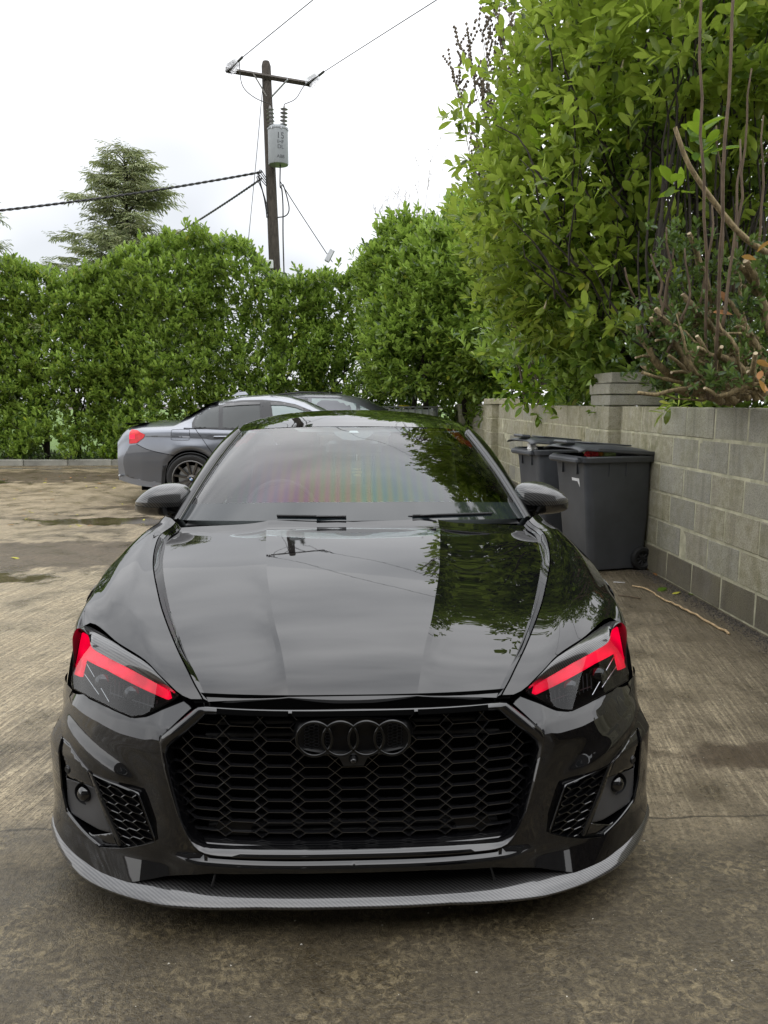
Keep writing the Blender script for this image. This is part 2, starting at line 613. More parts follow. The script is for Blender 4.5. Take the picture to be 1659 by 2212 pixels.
M['ring'] = paint_mat('black_ring_gloss', (.003, .003, .003), ior=1.5, rough=.06)
M['carbon'] = carbon_mat()
M['glass'] = glass_mat('windscreen_glass', (.50, .56, .56), ior=1.62, film=True)
M['sideglass'] = glass_mat('tinted_side_glass', (.10, .11, .11))
M['clearglass'] = glass_mat('headlight_lens', (.62, .64, .66), ior=1.5)
M['frit'] = simple('black_ceramic_glass_edge', (.012, .016, .018), .05, ior=1.55, var=0)
M['rubber'] = simple('rubber', (.012, .012, .012), .7, var=.15)
M['rim'] = simple('gunmetal_alloy', (.13, .125, .12), .32, metal=.85, var=.05)
M['chrome'] = simple('satin_chrome', (.5, .5, .5), .2, metal=1, var=0)
M['red_lamp'] = simple('red_light_bar', (.28, .002, .012), .3, emis=(1, .0, .035), es=.75, var=0)
_t = M['red_lamp'].node_tree; _b = _t.nodes['Principled BSDF']
_c = _t.nodes.new('ShaderNodeTexCoord'); _n = _t.nodes.new('ShaderNodeTexNoise'); _n.inputs['Scale'].default_value = 16; _n.inputs['Detail'].default_value = 1
_r = _t.nodes.new('ShaderNodeMapRange'); _r.inputs[1].default_value = .35; _r.inputs[2].default_value = .65; _r.inputs[3].default_value = .65; _r.inputs[4].default_value = 1.25
_t.links.new(_c.outputs['Object'], _n.inputs['Vector']); _t.links.new(_n.outputs[0], _r.inputs[0]); _t.links.new(_r.outputs[0], _b.inputs['Emission Strength'])
M['red_lens'] = simple('red_tail_lens', (.45, .008, .012), .10, emis=(1, .01, .02), es=.10, var=.25, vs=18)
M['bmw'] = paint_mat('grey_metallic_paint', (.19, .202, .228), metal=.75, rough=.28)
M['bmw_lower'] = paint_mat('darker_grey_paint', (.085, .089, .10), metal=.45, rough=.38)  # darker grey for the saloon bumper, crease and recess shade, and the far car
M['bin'] = simple('anthracite_bin_plastic', (.058, .062, .069), .42, var=.25, vs=3, bump=(300, .25, .0006))
M['white'] = simple('white_print', (.72, .72, .72), .6, var=.1)
M['pole'] = bark_mat('creosoted_pole', (.020, .016, .012), (.075, .062, .048), 22)
M['wire'] = simple('aerial_cable', (.03, .03, .03), .6, var=0)
M['trafo'] = simple('pale_grey_tank_paint', (.27, .29, .30), .45, var=.06)
M['porcelain'] = simple('glazed_porcelain', (.20, .20, .19), .25, var=.1)
M['cap_glass'] = glass_mat('insulator_glass', (.74, .74, .74), ior=1.35, rough=.05)
M['stem'] = bark_mat('laurel_stem', (.012, .010, .007), (.045, .036, .024))
M['stem_pale'] = bark_mat('weathered_cut_stem', (.07, .05, .025), (.36, .28, .14), 60)
M['stem_brown'] = bark_mat('brown_shoot', (.07, .05, .03), (.17, .12, .075), 40)
M['cutwood'] = simple('fresh_cut_wood', (.42, .34, .22), .8, var=.15, vs=30)
M['twig'] = bark_mat('bare_twig', (.08, .065, .045), (.19, .155, .115), 20)
M['leaf'] = leaf_mat('laurel_leaf', (.045, .100, .016), (.225, .335, .052), (.46, .50, .05), rough=.20, trans=.28)
M['leaf_near'] = leaf_mat('cherry_laurel_leaf', (.062, .118, .016), (.300, .395, .055), (.55, .56, .06), rough=.24, trans=.42)
M['leaf_bright'] = leaf_mat('new_laurel_leaf', (.07, .17, .014), (.22, .34, .02), (.42, .36, .03), trans=.4)
M['leaf_small'] = leaf_mat('small_sprout_leaf', (.020, .055, .012), (.085, .14, .03), None)
M['leaf_dry'] = leaf_mat('dry_leaf', (.22, .09, .025), (.50, .25, .08), None, rough=.6)
M['conifer'] = leaf_mat('conifer_spray', (.12, .155, .07), (.30, .33, .17), (.40, .38, .19), rough=.6, trans=.15)
M['flower'] = simple('cream_flower_spike', (.50, .44, .27), .8, var=.2, vs=60)
M['yellow'] = simple('yellow_plastic', (.75, .60, .02), .4, var=.05)
M['tote'] = simple('white_tote_plastic', (.62, .64, .62), .4, var=.05)
M['steel'] = simple('galvanised_steel', (.42, .43, .44), .35, metal=.7, var=.1)
# ------------------------------------------------------------------ ground
def sheet(name, x0, x1, y0, y1, z, mat, n=2):
    g = [[(x0 + (x1 - x0) * i / n, y0 + (y1 - y0) * j / n, z) for i in range(n + 1)] for j in range(n + 1)]
    return tag(MB().grid(g).build(name, mat), kind='structure')


sheet('ground', -300, 300, -300, 300, -.06, M['soil'])
sheet('yard', -22, 2.62, -9, 17.75, 0.0, M['ground'])
sheet('field', -90, 90, 20.2, 160, .02, M['grass'])
sheet('verge', -22, 2.4, 17.9, 20.3, .09, M['soil'])

# kerb of separate cast lengths along the far edge
kerb = empty('kerb', (-10, 17.8, 0)); tag(kerb, kind='structure')
kp = MB().box((0, 0, .02), (.985, .15, .24), bev=.02).build('kerb_stone', M['kerb'], kerb)
kp.location = (-8.0, 0, 0)
for i in range(1, 21):
    c = kp.copy(); COL.objects.link(c); c.location = (-8 + i * .995, random.uniform(-.008, .008), random.uniform(-.008, .006))

# ------------------------------------------------------------------ block wall
def wall_x(y): return 2.575 - .0126 * y


wall = empty('block_wall', (wall_x(3), 3, 0), math.atan(.0126))
tag(wall, 'mossy grey concrete block wall running along the right of the yard', 'wall')
CH = .2317
def block_mesh(name, L, D, Hh, seed, mat):
    r = random.Random(seed)
    bm = bmesh.new()
    bmesh.ops.create_cube(bm, size=1)
    for v in bm.verts:
        v.co = Vector((v.co.x * D, v.co.y * L, v.co.z * Hh))
    bmesh.ops.bevel(bm, geom=list(bm.edges), offset=.007, segments=1, affect='EDGES')
    for v in bm.verts:
        v.co += Vector([r.uniform(-.0022, .0022) for _ in range(3)])
    me = bpy.data.meshes.new(name); bm.to_mesh(me); bm.free()
    me.materials.append(mat)
    return me
BM = {(k, m): [block_mesh('block', L, .212, CH - .012, s, M[m]) for s in range(4)] for k, L in (('full', .438), ('half', .213)) for m in ('block', 'block_damp', 'block_grey')}
def put_block(parent, me, loc, rz=0.0, name='block'):
    o = bpy.data.objects.new(name, me)
    o.location = loc; o.rotation_euler = (random.uniform(-.003, .003), random.uniform(-.003, .003), rz + random.uniform(-.004, .004))
    o.parent = parent; COL.objects.link(o)
    return o
WL = 15.3
for c in range(6):
    y = -.9 + (.225 if c % 2 else 0) + .07
    while y < WL - .2:
        m = 'block_damp' if c == 0 else ('block_grey' if (y < 3.2 and (c >= 3) and random.random() < .8) or random.random() < .2 else 'block')
        put_block(wall, random.choice(BM[('full', m)]), (.106 + random.uniform(-.003, .003), y, CH * (c + .5)))
        y += .45
MB().box((.106, (WL - 1.1) / 2, CH * 3 - .006), (.204, WL + 1.1, CH * 6 - .012)).build('mortar', M['mortar'], wall)

def pillar(y0, y1, caps, lab):
    yc = (y0 + y1) / 2
    p = empty('wall_pillar', (wall_x(yc), yc, 0), math.atan(.0126))
    tag(p, lab, 'pillar')
    d = y1 - y0
    for c in range(6):
        for k in (0, 1):
            ly = d / 2 - .008
            me = block_mesh('block', ly, .30, CH - .012, 40 + c * 2 + k, M['block'] if c else M['block_damp'])
            put_block(p, me, (.03, -d / 4 + k * d / 2, CH * (c + .5)))
    z = CH * 6
    for (hh, over, back, m) in caps:
        sizes = ((-d / 4, d / 2 - .006), (d / 4, d / 2 - .006))
        me = block_mesh('cap_slab', d + over * 2, back, hh - .008, 77, M[m])
        put_block(p, me, (back / 2 - .12 - over, 0, z + hh / 2), name='cap_slab')
        z += hh
    MB().box((.03, 0, CH * 3 - .004), (.286, d - .016, CH * 6 - .01)).build('mortar', M['mortar'], p)
pillar(7.17, 7.72, [(.105, .0, .52, 'block_grey'), (.105, .012, .80, 'block_grey'), (.105, -.02, .56, 'block_grey')], 'nearer block pillar with three stacked dark cap slabs, behind the bins')
pillar(13.0, 13.55, [(.10, .03, .50, 'block')], 'farther block pillar with a single mossy cap slab')

bank = MB().box((5.9, 9.6, .62), (6.3, 18, 1.3)).build('raised_bank', M['soil']); tag(bank, kind='structure')

# ------------------------------------------------------------------ leaves
def leaf_template(L=1.0, W=.42, fold=.10, droop=.10, ob=.6):
    """ten vertices: two halves meeting at a sunken midrib"""
    v = []
    for t, w in ((0, .02), (.30, .74), (ob, 1.0), (.86, .66), (1.0, .02)):
        z = -droop * t * t
        v += [(-w * W / 2, t * L, z + fold * w * .5), (0, t * L, z - fold * .15), (w * W / 2, t * L, z + fold * w * .5)]
    f = []
    for i in range(4):
        a = i * 3
        f += [(a, a + 1, a + 4, a + 3), (a + 1, a + 2, a + 5, a + 4)]
    return np.array(v), np.array(f)
LV, LF = leaf_template()
LV2, LF2 = leaf_template(W=.42, fold=.06, droop=.22)
LVH = np.array([(0, 0, 0), (-.17, .32, .05), (-.19, .72, .03), (0, 1, -.08), (.19, .72, .03), (.17, .32, .05)]); LFH = np.array([(0, 1, 2, 3)[::-1], (0, 3, 4, 5)[::-1]])


def frames(d, rnd):
    """rotation matrices whose y axis is d"""
    d = d / np.linalg.norm(d, axis=1)[:, None]
    a = np.cross(d, np.array([0, 0, 1.0]) + rnd * .45)
    a /= np.linalg.norm(a, axis=1)[:, None] + 1e-9
    n = np.cross(a, d)
    return np.stack([a, d, n], 2)


def cluster_leaves(tips, axes, per, spread, size, up=.25, ring=.03):
    """rosettes of leaves around shoot tips -> positions, directions, sizes"""
    N = len(tips)
    axes = axes / np.linalg.norm(axes, axis=1)[:, None]
    q = np.cross(axes, rng.normal(size=(N, 3))); q /= np.linalg.norm(q, axis=1)[:, None]
    r = np.cross(axes, q)
    P, D, S = [], [], []
    for k in range(per):
        ang = 2.4 * k + rng.uniform(-.4, .4, N)
        sp = spread * rng.uniform(.55, 1.15, N) * (.75 + .5 * k / per)
        d = axes * np.cos(sp)[:, None] + (q * np.cos(ang)[:, None] + r * np.sin(ang)[:, None]) * np.sin(sp)[:, None]
        d[:, 2] += up * rng.uniform(0, 1, N)
        P.append(tips - axes * (size * 1.1 * k / per)[:, None] * rng.uniform(.6, 1.4, (N, 1)) if hasattr(size, '__len__') else tips - axes * size * 1.1 * k / per)
        D.append(d); S.append(size * rng.uniform(.7, 1.15, N))
    return np.vstack(P), np.vstack(D), np.hstack(S)


def leaf_matrices(P, D, S):
    Fm = frames(D, rng.normal(size=P.shape))
    return P, Fm, S


def batch(name, P, D, S, mat, parent, tv=LV, tf=LF, indiv=0, loc=None, kind='stuff', facing=None):
    """joins leaves into one mesh; the ones that show largest become objects of their own"""
    P = np.asarray(P); Fm = frames(D, rng.normal(size=P.shape))
    base = np.array(loc if loc is not None else (0, 0, 0), float)
    keep = np.ones(len(P), bool)
    if indiv:
        rel = P - np.array([0, 0, EYE]); dep = rel @ FW
        u = (rel @ RT) / dep; v = (rel @ UP) / dep
        inside = (abs(u) < .49) & (v < .65) & (v > -.6) & (dep > 0)
        # leaves on the outside, seen broadside
        nrm = abs(np.einsum('ij,ij->i', Fm[:, :, 2], rel / np.linalg.norm(rel, axis=1)[:, None]))
        score = S / dep * (.4 + nrm)
        if facing is not None: score = score * facing(P)
        score[~inside] = 0
        pick = np.argsort(-score)[:indiv]
        me = bpy.data.meshes.new('leaf')
        me.from_pydata([tuple(p) for p in tv], [], [tuple(int(i) for i in q) for q in tf]); me.materials.append(mat); me.shade_smooth()
        for i in pick:
            o = bpy.data.objects.new('leaf', me)
            m = Matrix([[Fm[i, r, c] * S[i] for c in range(3)] + [P[i, r] - base[r]] for r in range(3)] + [[0, 0, 0, 1]])
            o.matrix_local = m
            o.parent = parent
            COL.objects.link(o)
        keep[pick] = False
    P, Fm, S = P[keep], Fm[keep], S[keep]
    N, nv = len(P), len(tv)
    V = np.einsum('nij,vj->nvi', Fm * S[:, None, None], tv) + (P - base)[:, None, :]
    Fa = (tf[None] + (np.arange(N) * nv)[:, None, None]).reshape(-1, 4)
    me = bpy.data.meshes.new(name)
    me.vertices.add(N * nv); me.vertices.foreach_set('co', V.ravel().astype(np.float32))
    me.loops.add(Fa.size); me.loops.foreach_set('vertex_index', Fa.ravel().astype(np.int32))
    me.polygons.add(len(Fa))
    me.polygons.foreach_set('loop_start', (np.arange(len(Fa)) * 4).astype(np.int32))
    me.polygons.foreach_set('loop_total', np.full(len(Fa), 4, np.int32))
    me.polygons.foreach_set('use_smooth', np.ones(len(Fa), bool))
    me.update(); me.validate()
    me.materials.append(mat)
    o = bpy.data.objects.new(name, me); o.parent = parent; COL.objects.link(o)
    if kind: o['kind'] = kind
    return o


def wob(p, s, ph=0.0):
    x, y, z = p[..., 0] * s, p[..., 1] * s, p[..., 2] * s
    return (np.sin(x * 1.7 + 1.3 * np.sin(z * 1.1 + ph) + ph) + np.sin(z * 2.3 + 1.1 * np.sin(x * 1.9 + ph) + y) + np.sin(y * 2.1 + x * .7 + ph * 2)) / 3


def stems(parent, base, mat, starts, ends, r0, r1, name='branch', bend=.15, n=6, joined=None):
    for i, (a, b) in enumerate(zip(starts, ends)):
        a, b = np.array(a, float), np.array(b, float)
        L = np.linalg.norm(b - a)
        pts = []
        o1, o2 = rng.normal(size=3) * bend * L, rng.normal(size=3) * bend * L
        for k in range(n + 1):
            t = k / n
            pts.append(a + (b - a) * t + o1 * t * (1 - t) * 1.5 + o2 * math.sin(t * 6.28) * .25 - base)
        rr = [r0 * (1 - t / n) + r1 * t / n for t in range(n + 1)]
        if joined is not None: joined.tube(pts, rr, 5, caps=False)
        else: MB().tube(pts, rr, 7).build(name, mat, parent, smooth=True)


# ---- far hedge: a run of laurel bushes clipped into one face, each bush its own thing
prof = [(-14, 4.3), (-9.2, 4.75)]
for px, py in ((0, 548), (60, 556), (115, 590), (190, 565), (250, 530), (330, 500), (400, 482), (440, 488), (510, 503), (560, 540), (590, 592), (640, 590), (700, 572), (745, 583), (790, 545), (840, 520), (900, 500), (980, 500)):
    p = at(px, py, 18.0); prof.append((p[0], p[2] - .24))
PX, PZ = np.array(prof).T
def hedge_bush(x0, x1, dens, lab, indiv, yoff=0.0):
    xc = (x0 + x1) / 2
    base = np.array([xc, 18.6 + yoff, .09])
    t = empty('laurel_hedge_bush', tuple(base)); tag(t, lab, 'hedge', 'laurel bushes forming the far hedge')
    wdt = x1 - x0
    tips, axs = [], []
    n = int(dens * wdt * 4.5)
    for layer, (dy, fr) in enumerate(((0, 1.0), (.3, .8), (.7, .6))):
        k = int(n * fr)
        x = rng.uniform(x0 - .3, x1 + .3, k)
        h = np.interp(x, PX, PZ) - .12 * layer
        u = rng.uniform(0, 1, k)
        z = .22 + (h - .22) * u
        rag = wob(np.stack([x, x * 0, z * 0], 1), 2.6) * .10 + rng.uniform(-.05, .16, k) * (u > .93)
        z = z + rag
        bulge = .38 * wob(np.stack([x, x * 0, z], 1), 1.5) + .20 * wob(np.stack([x, x * 0 + 3, z], 1), 3.9, 1.0)
        y = 17.98 + yoff + dy - bulge + .7 * np.clip((z - h + .5) / .5, 0, 1) ** 2 + rng.uniform(-.1, .1, k)
        gap = wob(np.stack([x * 1.0, y * 0, z], 1), 3.1, 2.0)
        low = (z < .9) & (gap > .35)
        hole = (gap > .80) & (layer > 0) & (z < 3.2)
        ok = ~(low | hole) | (rng.random(k) < .07)
        tips.append(np.stack([x, y, z], 1)[ok])
        a = rng.normal(size=(k, 3)) * .38 + np.array([0, -.75, .55]); a[:, 2] += 1.1 * np.clip((z - h + .5) / .5, 0, 1)
        axs.append(a[ok])
    k = int(n * .28)      # top surface shoots, standing proud of the clipped line
    x = rng.uniform(x0, x1, k); h = np.interp(x, PX, PZ)
    y = rng.uniform(17.9, 19.1, k) + yoff
    z = h + .10 * wob(np.stack([x, y, x * 0], 1), 4) + rng.exponential(.07, k)
    tips.append(np.stack([x, y, z], 1)); axs.append(rng.normal(size=(k, 3)) * .22 + np.array([0, -.1, 1.0]))
    tips, axs = np.vstack(tips), np.vstack(axs)
    P, D, S = cluster_leaves(tips, axs, 7, .9, .15)
    batch('foliage', P, D, S, M['leaf'], t, tv=LVH, tf=LFH, indiv=indiv, loc=base, facing=lambda p: np.where(p[:, 1] < 18.15, 1, .05))
    for i in range(max(2, int(wdt / .9))):
        x = x0 + (i + .5) * wdt / max(2, int(wdt / .9)) + random.uniform(-.2, .2)
        MB().tube([np.array([x, 18.6 + yoff, .0]) - base, np.array([x + .05, 18.62 + yoff, .9]) - base, np.array([x - .1, 18.6 + yoff, 2.2]) - base], [.075, .06, .04], 7).build('trunk', M['stem'], t, smooth=True)
        br = MB()
        st, en = [], []
        for q in range(9):
            z0 = random.uniform(.3, 2.0)
            st.append((x, 18.6 + yoff, z0)); en.append((x + random.uniform(-.8, .8), 18.2 + yoff + random.uniform(-.1, .5), z0 + random.uniform(.3, 1.5)))
        stems(t, base, M['stem'], st, en, .025, .008, joined=br)
        tag(br.build('branches', M['stem'], t, smooth=True), kind='stuff')
HD = 105
hedge_bush(-14, -8.1, HD * .6, 'laurel hedge bush at the left photo edge, its top dipping left of the conifer', 120)
hedge_bush(-8.1, -5.9, HD, 'laurel hedge bush rising in front of the conifer trunk', 150)
hedge_bush(-5.9, -3.4, HD, 'tallest hump of the far laurel hedge above the grey saloon', 200)
hedge_bush(-3.4, -1.0, HD, 'laurel hedge bush sloping down towards the foot of the utility pole', 200)
hedge_bush(-1.0, 2.4, HD, 'laurel hedge bush to the right of the utility pole', 150)


def blob_bush(name, label, cat, blobs, dens, leaf, per, mat, base, indiv=0, spread=.9, axis_bias=(0, -.2, .35), tv=LV, tf=LF, layers=((1.0, 1.0), (.86, .8), (.68, .5)), cut=None, rag=.10, facing=None, group=None):
    base = np.array(base, float)
    t = empty(name, tuple(base)); tag(t, label, cat, group)
    C = np.array([b[0] for b in blobs], float); Rr = np.array([b[1] for b in blobs], float)
    tips, axs = [], []
    for bi in range(len(C)):
        area = 4 * math.pi * np.prod(Rr[bi]) ** (2 / 3)
        for (rf, fr) in layers:
            k = int(dens * area * fr * rf * rf)
            d = rng.normal(size=(k, 3)); d /= np.linalg.norm(d, axis=1)[:, None]
            p = C[bi] + d * Rr[bi] * (rf + rng.uniform(-.05, .05, (k, 1)))
            p += d * (rag * 2.4 * wob(p, 2.2)[:, None] + rag * 1.2 * wob(p, 5.3, 2)[:, None] + rng.exponential(rag * .5, (k, 1)))
            ok = np.ones(k, bool)
            for bj in range(len(C)):
                if bj != bi: ok &= (((p - C[bj]) / Rr[bj]) ** 2).sum(1) > .42
            if cut is not None: ok &= cut(p)
            tips.append(p[ok]); axs.append((d + rng.normal(size=(k, 3)) * .35 + np.array(axis_bias))[ok])
    tips, axs = np.vstack(tips), np.vstack(axs)
    P, D, S = cluster_leaves(tips, axs, per, spread, leaf)
    batch('foliage', P, D, S, mat, t, indiv=indiv, loc=base, tv=tv, tf=tf, facing=facing)
    return t, base, tips, axs


def c_at(px, py, Y): return tuple(at(px, py, Y))

# ---- laurel in the far corner, over the end of the wall
corner, cb, ctips, _ = blob_bush('corner_laurel', 'tall laurel bush in the far corner above the white tote and wall end', 'bush',
    [(c_at(960, 680, 15.8), (1.3, 1.2, 1.75)), (c_at(930, 760, 15.6), (1.25, 1.1, 1.5)), (c_at(1060, 640, 15.2), (1.25, 1.2, 1.75)), (c_at(1000, 580, 16.2), (1.0, 1.0, 1.15)), (c_at(860, 650, 16.4), (.7, .8, 1.2)), (c_at(880, 570, 16.6), (.6, .8, 1.0)), (c_at(1100, 700, 14.6), (1.1, 1.1, 1.6))],
    42, .155, 7, M['leaf'], (1.9, 16.2, .6), indiv=250, rag=.11, tv=LVH, tf=LFH, cut=lambda p: ~((p[:, 1] < 17.0) & (p[:, 2] < 1.55) & (p[:, 0] < 2.3)) & ~((p[:, 1] < 14.3) & (p[:, 2] < 1.9)), facing=lambda p: np.where(p[:, 1] < 15.6, 1, .1))
stems(corner, cb, M['stem'], [cb + np.array([x, .1, 0]) for x in (-.6, -.2, .3, .7)], [c_at(900, 640, 16.0), c_at(950, 560, 16.0), c_at(1010, 560, 15.9), c_at(1060, 640, 15.2)], .07, .02, name='trunk')

# ---- big cherry laurel leaning over the wall on the right
lau, lb, ltips, laxs = blob_bush('cherry_laurel', 'big glossy cherry laurel leaning over the wall above the bins', 'bush',
    [(c_at(1245, 265, 8.2), (1.0, 1.3, .95)), (c_at(1190, 375, 8.6), (.78, 1.1, .85)), (c_at(1335, 130, 8.0), (1.05, 1.4, 1.05)), (c_at(1230, 470, 8.3), (.95, 1.2, .9)), (c_at(1270, 620, 8.0), (.90, 1.1, .75)),
     (c_at(1400, 330, 7.3), (1.0, 1.2, 1.15)), (c_at(1500, -130, 8.0), (1.45, 1.6, 1.25)), (c_at(1210, 680, 8.6), (.75, .9, .5)), (c_at(1370, 560, 7.3), (.65, .9, .9)), (c_at(1520, 90, 6.8), (1.1, 1.3, .85)), (c_at(1640, -60, 6.0), (1.2, 1.2, .8)), (c_at(1590, 230, 7.0), (1.0, 1.1, .9)), (c_at(1480, 210, 7.2), (.9, 1.0, .8)), (c_at(1430, 470, 7.9), (.75, .6, 1.0)), (c_at(1560, 420, 7.0), (.7, .6, .8))],
    21, .145, 6, M['leaf_near'], (3.0, 7.8, 1.27), indiv=300, spread=.95, rag=.17,
    cut=lambda p: ~((p[:, 0] > 2.35) & (p[:, 1] < 7.3) & (p[:, 2] < 3.6) & (rng.random(len(p)) < .45)) & ~((p[:, 1] < 8.6) & (p[:, 2] < 2.05)) & (p[:, 2] > 1.55) & ~((p[:, 2] < 2.0) & (p[:, 0] / p[:, 1] < .25)), facing=lambda p: np.where(p[:, 1] < 8.2, 1, .3))
# a few bright new shoots and pale flower spikes on it
bt = [c_at(1268, 205, 6.6), c_at(1300, 215, 6.5), c_at(1180, 255, 6.8), c_at(1210, 300, 6.9), c_at(1310, 255, 6.5), c_at(1345, 245, 6.4), c_at(1430, 375, 6.2), c_at(1480, 380, 6.2), c_at(1160, 300, 7.2), c_at(1100, 445, 7.4), c_at(1240, 420, 7.0), c_at(1255, 355, 6.9),c_at(1190,440,7.2),c_at(1130,190,7.3),c_at(1085,235,7.5)]
P, D, S = cluster_leaves(np.array(bt), np.array([[-.4, -.8, .7]] * len(bt)) + rng.normal(size=(len(bt), 3)) * .25, 7, .85, .155)
for k in range(0):
    pass
batch('new_shoots', P, D, S, M['leaf_bright'], lau, loc=lb)
yt = [c_at(1515, 275, 4.9), c_at(1530, 330, 4.85), c_at(1525, 300, 4.9), c_at(1450, 395, 5.3)]
P, D, S = cluster_leaves(np.array(yt), np.array([[-.3, -.9, .1], [.2, -.9, -.3], [-.2, -.9, .6], [-.7, -.6, .2]]), 6, 1.0, .17)
batch('yellow_shoots', P, D, S, M['leaf_bright'], lau, loc=lb)
fl = MB()
for i in range(26):
    p = ltips[rng.integers(len(ltips))]
    if p[1] > 8.2: continue
    q = p + np.array([-.05, -.12, .02]) - lb
    L = random.uniform(.07, .11)
    fl.tube([q, q + np.array([random.uniform(-.02, .02), -.02, L])], [.014, .005], 6)
tag(fl.build('flower_spikes', M['flower'], lau), kind='stuff')
L_st, L_en = [], []
for i in range(13):
    L_st.append((random.uniform(2.75, 3.5), random.uniform(7.2, 8.6), 1.25))
    L_en.append(c_at(random.uniform(1120, 1420), random.uniform(150, 620), random.uniform(7.4, 8.3)))
stems(lau, lb, M['stem'], L_st, L_en, .045, .012, name='trunk', bend=.10, n=7)
br = MB(); st, en = [], []
for i in range(260):
    a = np.array(c_at(random.uniform(1180, 1640), random.uniform(60, 760), random.uniform(6.6, 8.4)))
    st.append(a); en.append(a + np.array([random.uniform(-.5, .3), random.uniform(-.5, .3), random.uniform(.25, .9)]))
stems(lau, lb, M['stem'], st, en, .011, .004, joined=br, bend=.12, n=4)
tag(br.build('branches', M['stem'], lau, smooth=True), kind='stuff')

# dark background growth behind the wall so that the interior reads deep
back, bb, _, _ = blob_bush('shaded_laurel', 'dark shaded laurel growth deep behind the cut stumps', 'bush',
    [(c_at(1560, 420, 7.6), (1.5, .7, 1.7)), (c_at(1400, 640, 8.7), (1.3, .6, 1.0)), (c_at(1640, 250, 7.2), (1.3, .7, 1.6)), (c_at(1600, 700, 7.6), (1.5, .7, .9)), (c_at(1290, 740, 9.6), (1.2, .6, .7)), (c_at(1180, 780, 11.2), (1.1, .6, .6)), (c_at(1240, 835, 10.6), (1.0, .5, .55)), (c_at(1150, 815, 14.2), (1.1, .4, .5)), (c_at(1360, 830, 8.9), (.9, .4, .55)), (c_at(1500, 835, 7.6), (.9, .4, .45)), (c_at(1640, 820, 7.0), (.9, .4, .5))],
    24, .15, 6, M['leaf'], (4.0, 8.6, 1.27), indiv=120, rag=.12, tv=LVH, tf=LFH, cut=lambda p: (p[:, 2] > 1.3) & ~((p[:, 2] < 2.0) & (p[:, 0] / p[:, 1] < .25)))
br = MB(); st, en = [], []
for i in range(70):
    a = np.array(c_at(random.uniform(1400, 1659), random.uniform(480, 860), random.uniform(5.9, 7.2)))
    st.append(a); en.append(a + np.array([random.uniform(-.25, .25), random.uniform(-.2, .2), random.uniform(.7, 1.7)]))
stems(back, bb, M['stem'], st, en, .013, .006, joined=br, bend=.08, n=5)
tag(br.build('stems', M['stem'], back, smooth=True), kind='stuff')

# ---- hard pruned shrub with sawn stumps
cb3 = np.array([3.05, 4.95, 1.27])
stump = empty('pruned_shrub', tuple(cb3)); tag(stump, 'hard pruned shrub with pale sawn stumps on the bank behind the wall', 'shrub')
root = at(1600, 868, 5.0)
cuts = [((1620, 862, 5.0), (1560, 800, 5.0), (1440, 745, 4.9), (1405, 690, 4.85)), ((1590, 868, 4.95), (1500, 815, 4.9), (1440, 700, 4.8), (1412, 668, 4.8)),
        ((1640, 860, 5.0), (1590, 760, 5.0), (1520, 690, 4.9), (1470, 640, 4.85)), ((1600, 868, 5.1), (1560, 740, 5.1), (1520, 600, 5.0), (1488, 508, 4.9)),
        ((1560, 868, 5.1), (1480, 820, 5.0), (1420, 790, 4.9), (1375, 700, 4.9)), ((1650, 850, 4.8), (1640, 760, 4.7), (1600, 690, 4.7), (1560, 640, 4.7)),
        ((1659, 840, 4.7), (1620, 800, 4.7), (1545, 770, 4.6), (1490, 760, 4.6)), ((1575, 868, 5.2), (1540, 780, 5.2), (1480, 700, 5.2), (1440, 660, 5.2)),
        ((1690, 800, 4.7), (1660, 700, 4.7), (1640, 640, 4.7), (1615, 560, 4.6)), ((1700, 850, 4.5), (1640, 830, 4.5), (1570, 850, 4.5), (1520, 845, 4.5)),
        ((1580, 868, 5.3), (1500, 850, 5.3), (1440, 830, 5.2), (1390, 790, 5.2))]
for i, c in enumerate(cuts):
    P3 = np.array([at(*q) for q in c]) - cb3
    Q = resample(P3, 12)
    Q += rng.normal(size=Q.shape) * .009
    Q[:, 2] = np.maximum(Q[:, 2], .15)
    r0 = random.uniform(.022, .036)
    rr = [r0 * (1 - .45 * k / 11) * random.uniform(.80, 1.22) for k in range(12)]
    b = MB().tube(Q, rr, 9).build('cut_branch', M['stem_pale'], stump, smooth=True)
    for q_ in range(4):
        k_ = random.randint(3, 9); dd_ = np.array([random.uniform(-1, .5), random.uniform(-.7, .1), random.uniform(-.1, 1)]); dd_ /= np.linalg.norm(dd_)
        ln_ = random.uniform(.06, .26); rs_ = random.uniform(.007, .018)
        sb = MB().tube([Q[k_], Q[k_] + dd_ * ln_ * .5 + np.array([0, 0, .01]), Q[k_] + dd_ * ln_], [rs_ * 1.3, rs_, rs_ * .85], 7).build('side_stub', M['stem_pale'], stump, smooth=True)
        MB().tube([Q[k_] + dd_ * (ln_ - .001), Q[k_] + dd_ * (ln_ + .003)], rs_ * .8, 7).build('cut_face', M['cutwood'], sb)
    d = (Q[-1] - Q[-2]); d /= np.linalg.norm(d)
    MB().tube([Q[-1] - d * .002, Q[-1] + d * .006], rr[-1] * .86, 9).build('cut_face', M['cutwood'], b)
